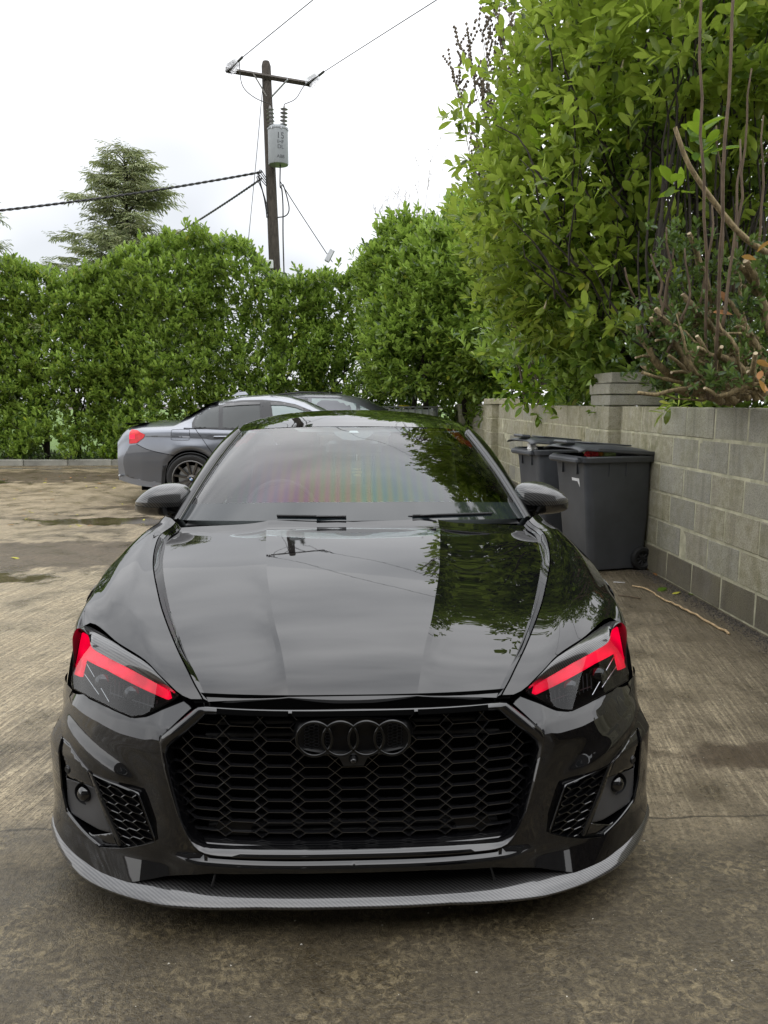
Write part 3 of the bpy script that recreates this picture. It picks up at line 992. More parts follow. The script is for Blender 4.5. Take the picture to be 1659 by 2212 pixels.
for i in range(34):
    x0, x1 = random.uniform(1520, 1660), random.uniform(1370, 1640)
    y1 = random.uniform(620, 850) if x1 < 1560 else random.uniform(520, 800)
    Yb = random.uniform(4.7, 5.4)
    A_, B_ = at(x0, random.uniform(800, 868), Yb), at(x1, y1, Yb - random.uniform(0, .25))
    mid_ = (A_ + B_) / 2 + rng.normal(size=3) * .07 + np.array([0, 0, -.06])
    Q = resample(np.array([A_, mid_, B_]) - cb3, 10) + rng.normal(size=(10, 3)) * .006
    Q[:, 2] = np.maximum(Q[:, 2], .16)
    r0 = random.uniform(.008, .019)
    MB().tube(Q, [r0 * (1 - .05 * k) * random.uniform(.85, 1.15) for k in range(10)], 7).build('cut_branch', M['stem_pale'], stump, smooth=True)
shoots = [((1400, 740, 4.9), (1445, 620, 4.85), (1440, 490, 4.8)), ((1440, 760, 4.8), (1490, 640, 4.8), (1478, 540, 4.8)), ((1430, 690, 4.8), (1425, 600, 4.8), (1405, 545, 4.8)), ((1470, 720, 4.9), (1440, 640, 4.9), (1460, 520, 4.9)),
          ((1500, 700, 4.9), (1530, 560, 4.8), (1545, 420, 4.8)), ((1545, 700, 5.0), (1560, 480, 5.0), (1550, 270, 5.0)), ((1560, 720, 4.6), (1590, 500, 4.6), (1600, 300, 4.6)), ((1480, 700, 5.1), (1375, 640, 5.0), (1350, 580, 4.95)),
          ((1620, 700, 5.0), (1640, 500, 5.0), (1650, 250, 5.0)), ((1580, 640, 5.0), (1600, 430, 5.0), (1620, 150, 5.0))]
for c in shoots:
    P3 = np.array([at(*q) for q in c]) - cb3
    Q = resample(P3, 10) + rng.normal(size=(10, 3)) * .006
    MB().tube(Q, [.011 * (1 - .06 * k) for k in range(10)], 6).build('shoot', M['stem_brown'], stump, smooth=True)
P3 = np.array([at(1458, 275, 4.6), at(1490, 360, 4.6), at(1560, 460, 4.6), at(1610, 515, 4.6), at(1680, 560, 4.6)]) - cb3
MB().tube(resample(P3, 14), [.012 + .0006 * k for k in range(14)], 7).build('snapped_branch', M['stem_pale'], stump, smooth=True)
for (x0, y0, x1, y1, Y, r) in ((1540, 1250, 1512, -60, 4.5, .013), (1503, 1150, 1590, -60, 4.35, .014)):
    a, m_, b = at(x0 if 0 else (1528 if r < .0135 else 1540), 860, Y + .3), at(1520 if r < .0135 else 1562, 400, Y), at(x1, y1, Y)
    MB().tube(resample(np.array([a, m_, b]) - cb3, 12) + rng.normal(size=(12, 3)) * .007, [r * .72 * (1 - .02 * k) for k in range(12)], 7).build('tall_shoot', M['stem_brown'], stump, smooth=True)
tp, ta = [], []
for i in range(420):
    c = cuts[rng.integers(len(cuts))]; P3 = resample(np.array([at(*q) for q in c]), 12); k = rng.integers(3, 12)
    tp.append(P3[k] + rng.normal(size=3) * np.array([.09, .05, .09])); ta.append(rng.normal(size=3) * .5 + np.array([-.2, -.5, .6]))
for i in range(60):
    tp.append(at(random.uniform(1400, 1650), random.uniform(480, 700), random.uniform(4.8, 5.1))); ta.append(rng.normal(size=3) * .6 + np.array([-.2, -.5, .5]))
tp, ta = np.array(tp), np.array(ta); ok_ = (tp[:, 2] > 1.50) & ((tp[:, 1] < 6.6)); tp, ta = tp[ok_], ta[ok_]
P, D, S = cluster_leaves(tp, ta, 8, 1.0, .052)
batch('sprout_leaves', P, D, S, M['leaf_small'], stump, loc=cb3)
dp = np.array([at(*q) for q in ((1635, 545, 4.4), (1645, 800, 4.35), (1655, 835, 4.3), (1570, 660, 4.6))])
for q in dp:
    P, D, S = cluster_leaves(q[None], np.array([[-.4, -.6, .2]]) + rng.normal(size=(1, 3)) * .6, 2, 1.2, .12)
    for i in range(2):
        batch('dry_leaf', P[i:i + 1], D[i:i + 1], S[i:i + 1], M['leaf_dry'], stump, loc=cb3, tv=LV2, tf=LF2, kind=None)
# low bright sprigs over the wall top
low, lob, _, _ = blob_bush('laurel_seedling', 'low bright laurel sprigs between the two wall pillars', 'bush',
    [(c_at(1190, 830, 10.2), (.55, .4, .33)), (c_at(1235, 800, 9.6), (.4, .35, .4))], 22, .16, 7, M['leaf_bright'], (2.9, 10, 1.27), indiv=40, layers=((1, 1),))
low2, _, _, _ = blob_bush('laurel_seedling', 'small laurel sprigs poking over the wall right of the near pillar', 'bush',
    [(c_at(1500, 856, 5.6), (.22, .2, .10)), (c_at(1475, 840, 6.0), (.16, .2, .16))], 26, .12, 6, M['leaf_near'], (2.95, 5.8, 1.27), indiv=30, layers=((1, 1),))

# ---- conifer behind the hedge
def conifer(base, height, radius, label, seed, lean=0.0, dens=1.0):
    r = np.random.default_rng(seed)
    base = np.array(base, float)
    t = empty('conifer_tree', tuple(base)); tag(t, label, 'tree')
    MB().tube([(0, 0, 0), (lean * .5, 0, height * .5), (lean, 0, height * .97)], [.17, .10, .02], 8).build('trunk', M['stem'], t, smooth=True)
    P, D, S = [], [], []
    lim = MB()
    nb = int(62 * dens)
    for i in range(nb):
        f = r.uniform(.16, .98)
        z0 = height * f
        reach = radius * (1 - f) ** .70 * r.uniform(.45, 1.25) + .12
        a = r.uniform(0, 2 * math.pi)
        dx, dy = math.cos(a), math.sin(a)
        pts = []
        for k in range(7):
            u = k / 6
            pts.append((lean * f + dx * reach * u, dy * reach * u, z0 + reach * (.75 * u - .38 * u * u) + .05 * math.sin(u * 5 + i)))
        lim.tube(pts, [.02 * (1 - .85 * k / 6) for k in range(7)], 5, caps=False)
        for k in range(int(19 * max(.5, reach))):
            u = r.uniform(.22, 1.0)
            j = min(5, int(u * 6)); w = u * 6 - j
            p = np.array(pts[j]) * (1 - w) + np.array(pts[j + 1]) * w
            side = r.choice([-1, 1]); d = np.array([dx * .6 - dy * side * .9, dy * .6 + dx * side * .9, r.uniform(-.45, .35)])
            L = r.uniform(.25, .50)
            for q in range(9):
                v = q / 9
                sd = np.array([d[1], -d[0], 0]) * (1 if q % 2 else -1)
                P.append(p + d * L * v); D.append(d * .8 + sd * (.75 - .4 * v) + np.array([0, 0, -.35 + r.normal() * .15])); S.append(L * (.52 - .25 * v) * r.uniform(.7, 1.2))
    tag(lim.build('limbs', M['stem'], t, smooth=True), kind='stuff')
    batch('foliage', np.array(P) + base, np.array(D), np.array(S), M['conifer'], t, loc=base, tv=LV * np.array([.42, 1, 1]), tf=LF)
cx = at(280, 600, 20.8)
conifer((cx[0], 20.8, 0), at(245, 318, 20.8)[2], 2.9, 'feathery conifer rising behind the hedge left of the utility pole', 3, lean=.0, dens=3.9)
cx2 = at(-45, 600, 21.5)
conifer((cx2[0], 21.5, 0), at(-45, 400, 21.5)[2], 2.2, 'second conifer cut off by the left edge of the photo', 5)

# ---- bare twiggy shrubs
def twiggy(base, tops, label, spread, seed, buds=False, thick=.016):
    r = random.Random(seed)
    base = np.array(base, float)
    t = empty('bare_shrub', tuple(base)); tag(t, label, 'shrub')
    bud = MB()
    for tp in tops:
        mb = MB()
        a = np.array([r.uniform(-.4, .4), r.uniform(-.2, .2), 0]); b = np.array(tp) - base
        main = resample(np.array([a, (a + b) / 2 + np.array([r.uniform(-.2, .2), 0, .1]), b]), 12)
        mb.tube(main, [thick * (1 - .07 * k) for k in range(12)], 6)
        L = np.linalg.norm(b - a)
        for k in range(12):
            i = r.randint(5, 11); q = main[i]
            d = np.array([r.uniform(-1, 1) * spread, r.uniform(-.4, .4), r.uniform(.4, 1.1)]); l = r.uniform(.25, .75)
            tw = resample(np.array([q, q + d * l * .5 + np.array([0, 0, .04]), q + d * l]), 7)
            mb.tube(tw, [.006 * (1 - .1 * w) for w in range(7)], 5)
            for w in range(3):
                e = tw[r.randint(2, 6)]; dd = np.array([r.uniform(-1, 1) * spread, r.uniform(-.3, .3), r.uniform(.3, 1)]) * .25
                mb.tube([e, e + dd * .6, e + dd], [.0045, .003, .002], 4)
                if buds:
                    for z in range(4): bud.box(e + dd * (.3 + .25 * z), (.028, .022, .03), rot=(r.random(), r.random(), 0))
            if buds:
                for z in range(5): bud.box(tw[2 + z] + np.array([r.uniform(-.02, .02), 0, 0]), (.03, .024, .034), rot=(r.random(), r.random(), 0))
        mb.build('branch', M['twig'], t, smooth=True)
    if buds: tag(bud.build('buds', M['twig'], t), kind='stuff')
b1 = at(900, 700, 19.3)
twiggy((b1[0], 19.3, .1), [c_at(x, y, 19.3) for x, y in ((815, 470), (850, 430), (880, 390), (905, 360), (930, 350), (955, 370), (975, 420), (990, 380), (870, 450), (840, 500))], 'leafless twiggy shrub behind the corner laurel', .5, 4)
b2 = at(1192, 400, 11.0)
twiggy((b2[0], 11.0, 1.27), [c_at(x, y, 11.0) for x, y in ((985, 190), (1010, 130), (1040, 75), (1070, 40), (1100, 20), (1000, 230), (1050, 110))], 'twiggy shrub dotted with buds behind the left shoulder of the cherry laurel', .45, 9, buds=True)
b3 = at(1180, 860, 11.4)
twiggy((b3[0], 11.6, 1.2), [c_at(x, y, 11.6) for x, y in ((1110, 760), (1140, 745), (1165, 770), (1190, 740), (1125, 800), (1215, 760), (1240, 800))], 'dead brown twigs above the wall beside the far pillar', .8, 12)
for (x0, y0, x1, y1, Y) in ((1183, 868, 1212, 775, 10.4),):
    s_ = MB().tube([at(x0, y0, Y), at(x1, y1, Y)], [.035, .03], 8).build('wooden_stake', M['stem_pale'])
    tag(s_, 'slanting wooden stake stuck in the bank between the pillars', 'stake')

# weeds by the kerb and litter on the yard
weeds = []
for (px, Y, n, lab) in ((230, 17.95, 26, 'bright green weed tuft on the far kerb'), (338, 17.8, 40, 'drooping feathery conifer seedling over the kerb'), (585, 17.95, 14, 'small weed at the kerb beside the grey saloon')):
    b = at(px, 993, Y); b[2] = .14
    t = empty('weed', tuple(b)); tag(t, lab, 'weed')
    tips = b + rng.normal(size=(n, 3)) * np.array([.22, .10, .06]) + np.array([0, 0, .10])
    P, D, S = cluster_leaves(tips, rng.normal(size=(n, 3)) * .4 + np.array([0, -.3, 1]), 6, .9, .085)
    batch('foliage', P, D, S, M['conifer'] if n == 40 else M['leaf_bright'], t, loc=b)
# ================================================================== black coupe, nose to the camera
NX, NY = -.01, 1.85                       # middle of the nose on the yard
car = empty('parked_car', (NX, NY, 0))
tag(car, 'gloss black coupe with red light bars and carbon splitter, nose towards the viewer', 'car')


def plan(x):
    t = np.minimum(np.abs(x) / .945, .9998)
    return .03 + .44 * (1 - (1 - t ** 2.8) ** .7)


def loc(px, py, y):
    p = at(px, py, NY + y)
    return np.array([abs(p[0] - NX), y, p[2]])


def solve(px, py, S, lo=-.03, hi=.62):
    """where the sight line meets the surface y = S(x, z)"""
    ys = np.linspace(lo, hi, 260)
    prev = None
    for y in ys:
        q = loc(px, py, y); g = y - S(q[0], q[2])
        if prev is not None and prev < 0 <= g:
            a, b = y - (ys[1] - ys[0]), y
            for _ in range(30):
                m = (a + b) / 2; q = loc(px, py, m)
                if m - S(q[0], q[2]) < 0: a = m
                else: b = m
            return loc(px, py, b)
        prev = g
    return loc(px, py, .42)


ZT = np.array([(.0, .560), (.05, .612), (.08, .650), (.12, .693), (.18, .733), (.28, .778), (.40, .815), (.55, .849), (.75, .883), (.95, .909), (1.12, .928), (1.16, .935), (1.22, .957), (1.35, .985), (1.7, 1.0)])
_zy = np.linspace(0, 1.7, 171)
_zc = catmull(ZT, 2000); _zc = np.interp(_zy, _zc[:, 0], _zc[:, 1])
for _ in range(6): _zc[1:-1] = (_zc[:-2] + 2 * _zc[1:-1] + _zc[2:]) / 4


def Zc(y): return np.interp(y, _zy, _zc)
def Hb(x, y):
    return Zc(np.maximum(y - .8 * (plan(np.minimum(np.abs(x), .86)) - .03), 0)) - .014 * (np.abs(x) / .7) ** 2


def hsolve(px, py, off=0.0):
    ys = np.linspace(.0, 1.5, 400); pv = None
    for y in ys:
        q = loc(px, py, y); g = q[2] - (Hb(q[0], y) + off)
        if g <= 0: return q
    return q


def xmax(z): return .9305 / (1 + .60 * min(max(z - .41, 0), .25))
def face(x, z):      # front of the bumper
    x = x * (1 + .60 * np.clip(z - .41, 0, .25))
    return plan(x) + np.maximum(0, z - .56) * .35 + np.maximum(0, .20 - z) * .10


RIDGE = [(339, 1596), (311, 1598), (258, 1584), (209, 1558), (163, 1527), (147, 1500)]
RP = np.array([solve(px, py, face) for px, py in RIDGE])
RP = np.vstack([[.50, 0, RP[0, 2]], RP, [.93, .45, RP[-1, 2] + .012]])
def zr(x): return np.interp(x, RP[:, 0], RP[:, 2])
def shelf(x, z): return face(x, z) + np.maximum(0, z - zr(x)) * .62
def lens(x, z): return plan(x) + .030 + np.maximum(0, z - .53) * .50

# ---------------------------------------------------------------- hood
def hood_curve(pix): return np.array([hsolve(*p) for p in pix])
C1 = hood_curve([(624, 1511), (617, 1460), (607, 1400), (593, 1345), (584, 1290), (577, 1241), (575, 1190), (575, 1147)])
C2 = hood_curve([(449, 1512), (430, 1468), (403, 1405), (380, 1342), (364, 1290), (352, 1221), (354, 1180), (366, 1150), (392, 1128)])
C3 = hood_curve([(438, 1513), (414, 1470), (384, 1408), (358, 1342), (343, 1292), (331, 1225), (336, 1181), (349, 1155), (381, 1129)])
def by_y(C, ys):
    C = C[np.argsort(C[:, 1])]; q = catmull(C, 400)
    return np.interp(ys, q[:, 1], q[:, 0])
yr = 1.205
rows = 90
V = []
e3, e2, e1 = C3[0], C2[0], C1[0]
for i in range(rows):
    t = (i / (rows - 1)) ** 1.15
    def yy(x0, front, rear): return front + (rear - front) * t
    f1, f2, f3 = C1[:, 1].min(), C2[:, 1].min(), C3[:, 1].min()
    rr = yr
    y0, y1, y2, y3 = yy(0, .078, rr), yy(0, f1, rr + .02), yy(0, f2, rr + .10), yy(0, f3, rr + .11)
    x1, x2, x3 = float(by_y(C1, y1)), float(by_y(C2, y2)), float(by_y(C3, y3))
    row = []
    n1, n2 = 14, 18
    k1 = min(1.0, t * 6 + .25)          # creases fade towards the nose
    for j in range(n1 + 1):
        u = j / n1; x = x1 * u; y = y0 + (y1 - y0) * u * u
        row.append((x, y, Hb(x, y) + .001 * (1 - u * u)))
    seg2 = []
    for j in range(n2 + 1):
        u = j / n2; x = x1 + (x2 - x1) * u; y = y1 + (y2 - y1) * (u * .5 + u * u * .5)
        d = .0175 * k1 * (1 - math.exp(-u * 5.5)) + .003 * u
        seg2.append((x, y, Hb(x, y) - d))
    seg3 = []
    d_end = .0205 * k1
    for j in range(4):
        u = j / 3; x = x2 + (x3 - .0025 - x2) * u; y = y2 + (y3 - y2) * u
        seg3.append((x, y, Hb(x, y) - (.0205 * k1) * (1 - u) + .003 * u))
    V.append((row, seg2, seg3))
mb = MB()
for sgn in (1, -1):
    for part in range(3):
        g = [[(p[0] * sgn, p[1], p[2]) for p in r[part]] for r in V]
        mb.grid(g, flip=(sgn < 0))
hood = mb.build('hood', M['black'], car, smooth=True)
bm = bmesh.new(); bm.from_mesh(hood.data)
bmesh.ops.remove_doubles(bm, verts=bm.verts, dist=.0004)
for e in bm.edges:
    if len(e.link_faces) == 2 and e.calc_face_angle() > R(3.5): e.smooth = False
bm.to_mesh(hood.data); bm.free()
# folded lips so that the panel has thickness
lip = MB()
for sgn in (1, -1):
    e = [(r[2][-1][0] * sgn, r[2][-1][1], r[2][-1][2]) for r in V]
    lip.grid([[p, (p[0] - sgn * .0015, p[1], p[2] - .02)] for p in e], flip=(sgn < 0))
fe = []
for sgn in (-1, 1):
    r0 = V[0]; e = [p for part in r0 for p in part]
    e = [(p[0] * sgn, p[1], p[2]) for p in e]
    lip.grid([e, [(p[0], p[1] + .012, p[2] - .022) for p in e]], flip=(sgn > 0))
    r1 = V[-1]; e = [(p[0] * sgn, p[1], p[2]) for part in r1 for p in part]
    lip.grid([e, [(p[0], p[1] + .004, p[2] - .02) for p in e]], flip=(sgn < 0))
lip.build('panel_edge', M['black'], hood)

# ---------------------------------------------------------------- fenders
LID = [(430, 1521), (400, 1508), (381, 1497), (344, 1460), (314, 1431), (256, 1393), (194, 1353), (181, 1340)]
lid3 = np.array([hsolve(*p) for p in LID])
lid3[-1] = [.800, .335, .772]; lid3[-2] = hsolve(196, 1354)
seam3 = np.array([V[i][2][-1] for i in range(rows)]); seam3[:, 0] += .0045
seam3[:, 2] += .001
SH = np.array([(.800, .335, .775), (.830, .45, .778), (.860, .60, .782), (.880, .75, .790), (.890, .90, .804), (.886, 1.05, .822), (.870, 1.20, .846), (.850, 1.32, .868), (.825, 1.42, .885)])
NR, NCc = 60, 26
bot = resample(lid3, NCc)                 # front edge, inner -> outer
lef = resample(seam3, NR)                 # seam, front -> rear
rig = resample(SH, NR)
top = resample(np.array([lef[-1], [(lef[-1][0] + rig[-1][0]) / 2, 1.36, 0], rig[-1]]), NCc)
bot[0] = lef[0]
G = np.zeros((NR, NCc, 2))
for i in range(NR):
    for j in range(NCc):
        u, v = j / (NCc - 1), i / (NR - 1)
        a = (1 - u) * lef[i][:2] + u * rig[i][:2] + (1 - v) * bot[j][:2] + v * top[j][:2]
        b = (1 - u) * (1 - v) * lef[0][:2] + u * (1 - v) * bot[-1][:2] + (1 - u) * v * lef[-1][:2] + u * v * rig[-1][:2]
        G[i, j] = a - b
fen = []
def fx_(y): return float(np.interp(y, [.30, .37, .45, .55, .75, 1.4], [.812, .826, .862, .892, .922, .925]))
for i in range(NR):
    v = i / (NR - 1); row = []
    for j in range(NCc):
        u = j / (NCc - 1); x, y = G[i, j]
        zs = Hb(x, y) + .003 + .012 * math.sin(math.pi * min(1, u * 1.15)) * min(1, v * 4 + .15)
        zend = rig[i][2]; w = max(0, (u - .55) / .45) ** 2
        row.append((x, y, zs * (1 - w) + zend * w))
    sx, sy, sz = row[-1]
    # roll over into the side
    yb = sy + .01
    zarch = .36 + math.sqrt(max(0, .375 ** 2 - (yb - .90) ** 2)) if abs(yb - .90) < .375 else .20
    if yb < .53: zarch = .572
    lowest = max(zarch, .20)
    side = bspline(np.array([row[-3], row[-2], row[-1], (min(sx + .022, fx_(sy)), sy + .008, sz - .028), (min(fx_(sy), sx + .05), sy + .02, sz - .085), (fx_(sy), sy + .03, max(lowest + .06, sz - .17)), (fx_(sy), sy + .035, lowest + .02), (fx_(sy) - .001, sy + .035, lowest)]), 22)
    fen.append([tuple(p) for p in row[:-2]] + [tuple(p) for p in side[3:]])
def both(name, grids, mat, smooth=True, angle=None, parent=None, flip0=False, thick=None):
    out = []
    for sgn in (-1, 1):
        mb = MB()
        for g in grids: mb.grid([[(p[0] * sgn, p[1], p[2]) for p in r] for r in g], flip=(sgn < 0) != flip0)
        o = mb.build(name, mat, parent if not isinstance(parent, (list, tuple)) else parent[0 if sgn < 0 else 1], smooth=smooth, angle=angle)
        if thick: solidify(o, thick)
        out.append(o)
    return out
both('fender', [fen], M['black'], parent=car)
# shut-line filler under hood/fender gap
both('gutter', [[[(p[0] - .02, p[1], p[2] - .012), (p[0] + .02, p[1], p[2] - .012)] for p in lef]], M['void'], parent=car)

# ---------------------------------------------------------------- front faces cut out of one surface
def inside_poly(p, poly):
    x, y = p; n = len(poly); c = False; j = n - 1
    for i in range(n):
        if (poly[i][1] > y) != (poly[j][1] > y) and x < (poly[j][0] - poly[i][0]) * (y - poly[i][1]) / (poly[j][1] - poly[i][1]) + poly[i][0]: c = not c
        j = i
    return c


def dens_line(P, step, closed=True):
    P = [np.array(p, float) for p in P]; out = []
    n = len(P)
    for i in range(n if closed else n - 1):
        a, b = P[i], P[(i + 1) % n]; k = max(1, int(np.linalg.norm(b - a) / step))
        for q in range(k): out.append(tuple(a + (b - a) * q / k))
    if not closed: out.append(tuple(P[-1]))
    return out


def cut_face(outer, holes, S, step=.012, mids=()):
    """triangulated region of the x-z plane laid onto y = S(x, z)"""
    outer = dens_line(outer, step); holes = [dens_line(h, step) for h in holes]
    pts = []; edges = []
    for lp in [outer] + holes:
        n0 = len(pts); pts += lp
        edges += [(n0 + i, n0 + (i + 1) % len(lp)) for i in range(len(lp))]
    for ml in mids:
        ml = dens_line(ml, step, False); n0 = len(pts); pts += ml
        edges += [(n0 + i, n0 + i + 1) for i in range(len(ml) - 1)]
    xs = [p[0] for p in outer]; zs = [p[1] for p in outer]
    z = min(zs) + step * .5; r = 0
    while z < max(zs):
        x = min(xs) + (step * .5 if r % 2 else step)
        while x < max(xs):
            if inside_poly((x, z), outer) and not any(inside_poly((x, z), h) for h in holes):
                pts.append((x, z))
            x += step * (1 if x < .8 else .45)
        z += step * .87; r += 1
    res = delaunay_2d_cdt([Vector(p) for p in pts], edges, [], 0, 1e-5)
    vs = [(v.x, v.y) for v in res[0]]; fs = []
    for t in res[2]:
        c = (sum(vs[i][0] for i in t) / 3, sum(vs[i][1] for i in t) / 3)
        if inside_poly(c, outer) and not any(inside_poly(c, h) for h in holes): fs.append(tuple(t))
    V3 = [(x, float(S(x, z)), z) for x, z in vs]
    return V3, fs


def put_cut(name, VF, mat, parent, thick=None, side=None, smooth=True, angle=40):
    res = []
    for sgn in ((-1, 1) if side is None else (side,)):
        v, f = VF
        vv = [(p[0] * sgn, p[1], p[2]) for p in v]
        # normals should face -y
        a, b, c = (Vector(vv[i]) for i in f[0]); n = (b - a).cross(c - a)
        ff = [q[::-1] for q in f] if n.y > 0 else f
        par = parent if not isinstance(parent, (list, tuple)) else parent[0 if sgn < 0 else 1]
        o = mesh_obj(name, vv, ff, mat, par, smooth, None)
        if thick:
            md = o.modifiers.new('thick', 'SOLIDIFY'); md.thickness = thick; md.offset = -1; md.use_even_offset = False
        res.append(o)
    return res


def px_poly(pix, S): return [tuple(solve(a, b, S)[[0, 2]]) for a, b in pix]

FOG = [(128, 1612), (134, 1590), (150, 1606), (189, 1661), (198, 1671), (250, 1694), (297, 1713), (304, 1731), (335, 1817), (300, 1826), (265, 1831), (216, 1828), (179, 1795), (144, 1752), (133, 1700)]
fogp = px_poly(FOG, face)
fogp = [(min(x, .908), z) for x, z in fogp]
GOUT = [(427, 1526), (385, 1560), (350, 1589), (344, 1600), (349, 1640), (381, 1755), (412, 1820), (425, 1838), (440, 1846), (460, 1850)]
gout = px_poly(GOUT, face)
zb_g = gout[-1][1]
BOT = [(141, 1778), (165, 1840), (185, 1862), (220, 1881), (260, 1889), (300, 1889), (360, 1884), (456, 1877), (600, 1877)]
bot3 = px_poly(BOT, face)
# lower bumper face: centre line strip below the grille, then round to the corner
ridge2d = [(x, float(zr(x))) for x in np.arange(.535, .838, .01)]
outer = [(0, zb_g)] + [(x, z) for x, z in gout[::-1] if z < zr(.51) + .001] + [(gout[3][0], gout[3][1])] + ridge2d + [(xmax(float(zr(.93))), float(zr(.93))), (.9305, .41), (.9305, .16)] + [(.915, .150)] + bot3[1:] + [(0, bot3[-1][1])]
dd = []
for p in outer:
    if not dd or math.hypot(p[0] - dd[-1][0], p[1] - dd[-1][1]) > .002: dd.append(p)
def face_s(x, z):
    """bumper skin with the swept brow above the corner intakes"""
    y = float(face(x, z))
    w = min(1, max(0, (x - .40) / .12)); w = w * w * (3 - 2 * w)
    # thin chamfered lip under the grille
    s_ = min(1, max(0, (.232 - z) / .012)); y -= (1 - w) * .020 * s_
    # below the corner intakes the skin kicks forward over the splitter
    zl_ = .200
    y -= w * .50 * max(0, zl_ - z)
    # concave sweep between grille and intake, and a brow over the intake
    y += .012 * math.exp(-((x - .56 - .25 * (z - .30)) / .055) ** 2) * min(1, max(0, (z - .22) / .08)) * min(1, max(0, (.50 - z) / .08))
    d_ = (z - (.372 + .30 * (x - .589))) 
    y -= .010 * math.exp(-((d_ - .035) / .020) ** 2) * min(1, max(0, (x - .56) / .08)) * min(1, max(0, (.90 - x) / .06))
    return y
bump_low = cut_face(dd, [fogp], face_s, step=.010)
bumper = empty('bumper', (0, 0, 0), parent=car)
put_cut('bumper_skin', bump_low, M['black'], bumper)
# shelf under the headlights
HLB = [(430, 1524), (408, 1513), (388, 1505), (344, 1530), (309, 1548), (282, 1551), (221, 1522), (180, 1500), (155, 1487)]
hlb = px_poly(HLB, shelf)
hl_up = [(x, z) for x, z in hlb]
sh_outer = [(gout[0][0], gout[0][1])] + hl_up[1:] + [(xmax(float(zr(.93)) + .012), float(zr(.93)) + .012), (xmax(float(zr(.93))), float(zr(.93)))] + ridge2d[::-1] + [(g[0], g[1]) for g in gout[3:0:-1]]
shelf_vf = cut_face(sh_outer, [], shelf, step=.010)
put_cut('bumper_shelf', shelf_vf, M['black'], bumper)
# the bumper round the side to the wheel arch
sg = []
for i in range(10):
    z = .16 + (zr(.93) + .02 - .16) * i / 9
    row = []
    for j in range(8):
        u = j / 7; yA = float(face(xmax(z), z)); yB = .90 - math.sqrt(max(.0, .375 ** 2 - max(0, z - .36) ** 2)) if z > .36 else .525
        row.append((xmax(z) + (.926 - xmax(z) if z > .5 else .004) * math.sin(u * 3.14 / 2), yA + (yB - yA) * u, z))
    sg.append(row)
both('bumper_side', [sg], M['black'], parent=bumper)

# ---------------------------------------------------------------- grille
GIN = [(449, 1543), (400, 1585), (369, 1612), (366, 1622), (372, 1652), (401, 1760), (418, 1796), (432, 1812), (450, 1820), (600, 1824)]
GTOP_IN = (600, 1541)
def deep(x, z): return face(x, z) + .022
gin = px_poly([(600, 1541)] + GIN, deep)
gz_top = gin[0][1]; gz_bot = gin[-1][1]
gin = [(0, gz_top)] + gin + [(0, gz_bot)]
goutf = [(0, gout[0][1] + .004), (gout[0][0] - .02, gout[0][1] + .003)] + gout + [(0, zb_g)]
def resamp2(P, n): return resample(np.array(P), n, smooth=False)
# frame as a loft outer -> crown -> inner -> inner wall
N = 140
def corner_match(P, m):
    """resample piecewise between the same corner fractions"""
    return resamp2(P, m)
seg_o = [goutf[:3], goutf[2:6], goutf[5:8], goutf[7:]]
seg_i = [gin[:3], gin[2:5], gin[4:8], gin[7:]]
co = np.vstack([resamp2(s_, 30)[(0 if k == 0 else 1):] for k, s_ in enumerate(seg_o)])
ci = np.vstack([resamp2(s_, 30)[(0 if k == 0 else 1):] for k, s_ in enumerate(seg_i)])
grid = []
for k in range(len(co)):
    o_, i_ = co[k], ci[k]; row = []
    for (u, dy) in ((0, .002), (.03, -.004), (.12, -.008), (.35, -.009), (.65, -.002), (.9, .012), (1.0, .022), (1.0, .050), (1.0, .085)):
        x, z = o_ + (i_ - o_) * u
        row.append((x, float(face(x, z)) + dy, z))
    grid.append(row)
fr = MB()
for sgn in (-1, 1): fr.grid([[(p[0] * sgn, p[1], p[2]) for p in r] for r in grid], flip=(sgn > 0))
gf = fr.build('grille_frame', M['black_trim'], car, smooth=True, angle=50, weld=.0004)
# slots in the strip under the hood edge
def slotS(x, z): return face(x, z) - .0100
zt = gout[0][1]
for (x0, x1) in ((-.355, -.168), (-.158, .158), (.168, .355)):
    v = []
    n = 16
    for zz, dy in ((zt + .004, .0), (zt - .0085, -.0015)):
        for i in range(n + 1):
            x = x0 + (x1 - x0) * i / n; xx = x
            v.append((xx, float(face(xx, zz)) - .0115 + dy, zz))
    f = [(i, i + 1, n + 2 + i, n + 1 + i) for i in range(n)]
    o = mesh_obj('vent_slot', v, [q[::-1] for q in f], M['void'], gf); solidify(o, .004)
# core support / dark void under the hood edge
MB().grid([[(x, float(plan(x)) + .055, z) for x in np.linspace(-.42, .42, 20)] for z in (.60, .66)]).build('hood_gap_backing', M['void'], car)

# honeycomb lattice
mesh_y = .040
inpoly = [(x, z) for x, z in gin] + [(-x, z) for x, z in gin[::-1]]
bars_px = [1571, 1601, 1630, 1657, 1681, 1706, 1731, 1755, 1777, 1799]
def mS(x, z): return face(x, z) + mesh_y
zb = [solve(560, p, mS)[2] for p in bars_px]
zj = [zb[0] + (zb[0] - zb[1]) / 2] + [(zb[i] + zb[i + 1]) / 2 for i in range(9)] + [zb[9] - (zb[8] - zb[9]) / 2]
P_, hw = .0985, .0187
segs = []
for k in range(-7, 7):
    xc = (k + .5) * P_
    for r in range(10):
        segs.append(((xc + hw, zb[r]), (xc + P_ - hw, zb[r])))
        for sx in (-1, 1):
            segs.append(((xc, zj[r]), (xc + sx * hw, zb[r]))); segs.append(((xc + sx * hw, zb[r]), (xc, zj[r + 1])))
    for sx in (-1, 1): segs.append(((xc, zj[0]), (xc + sx * hw * .8, zj[0] + (zb[0] - zj[1]) * .75)))
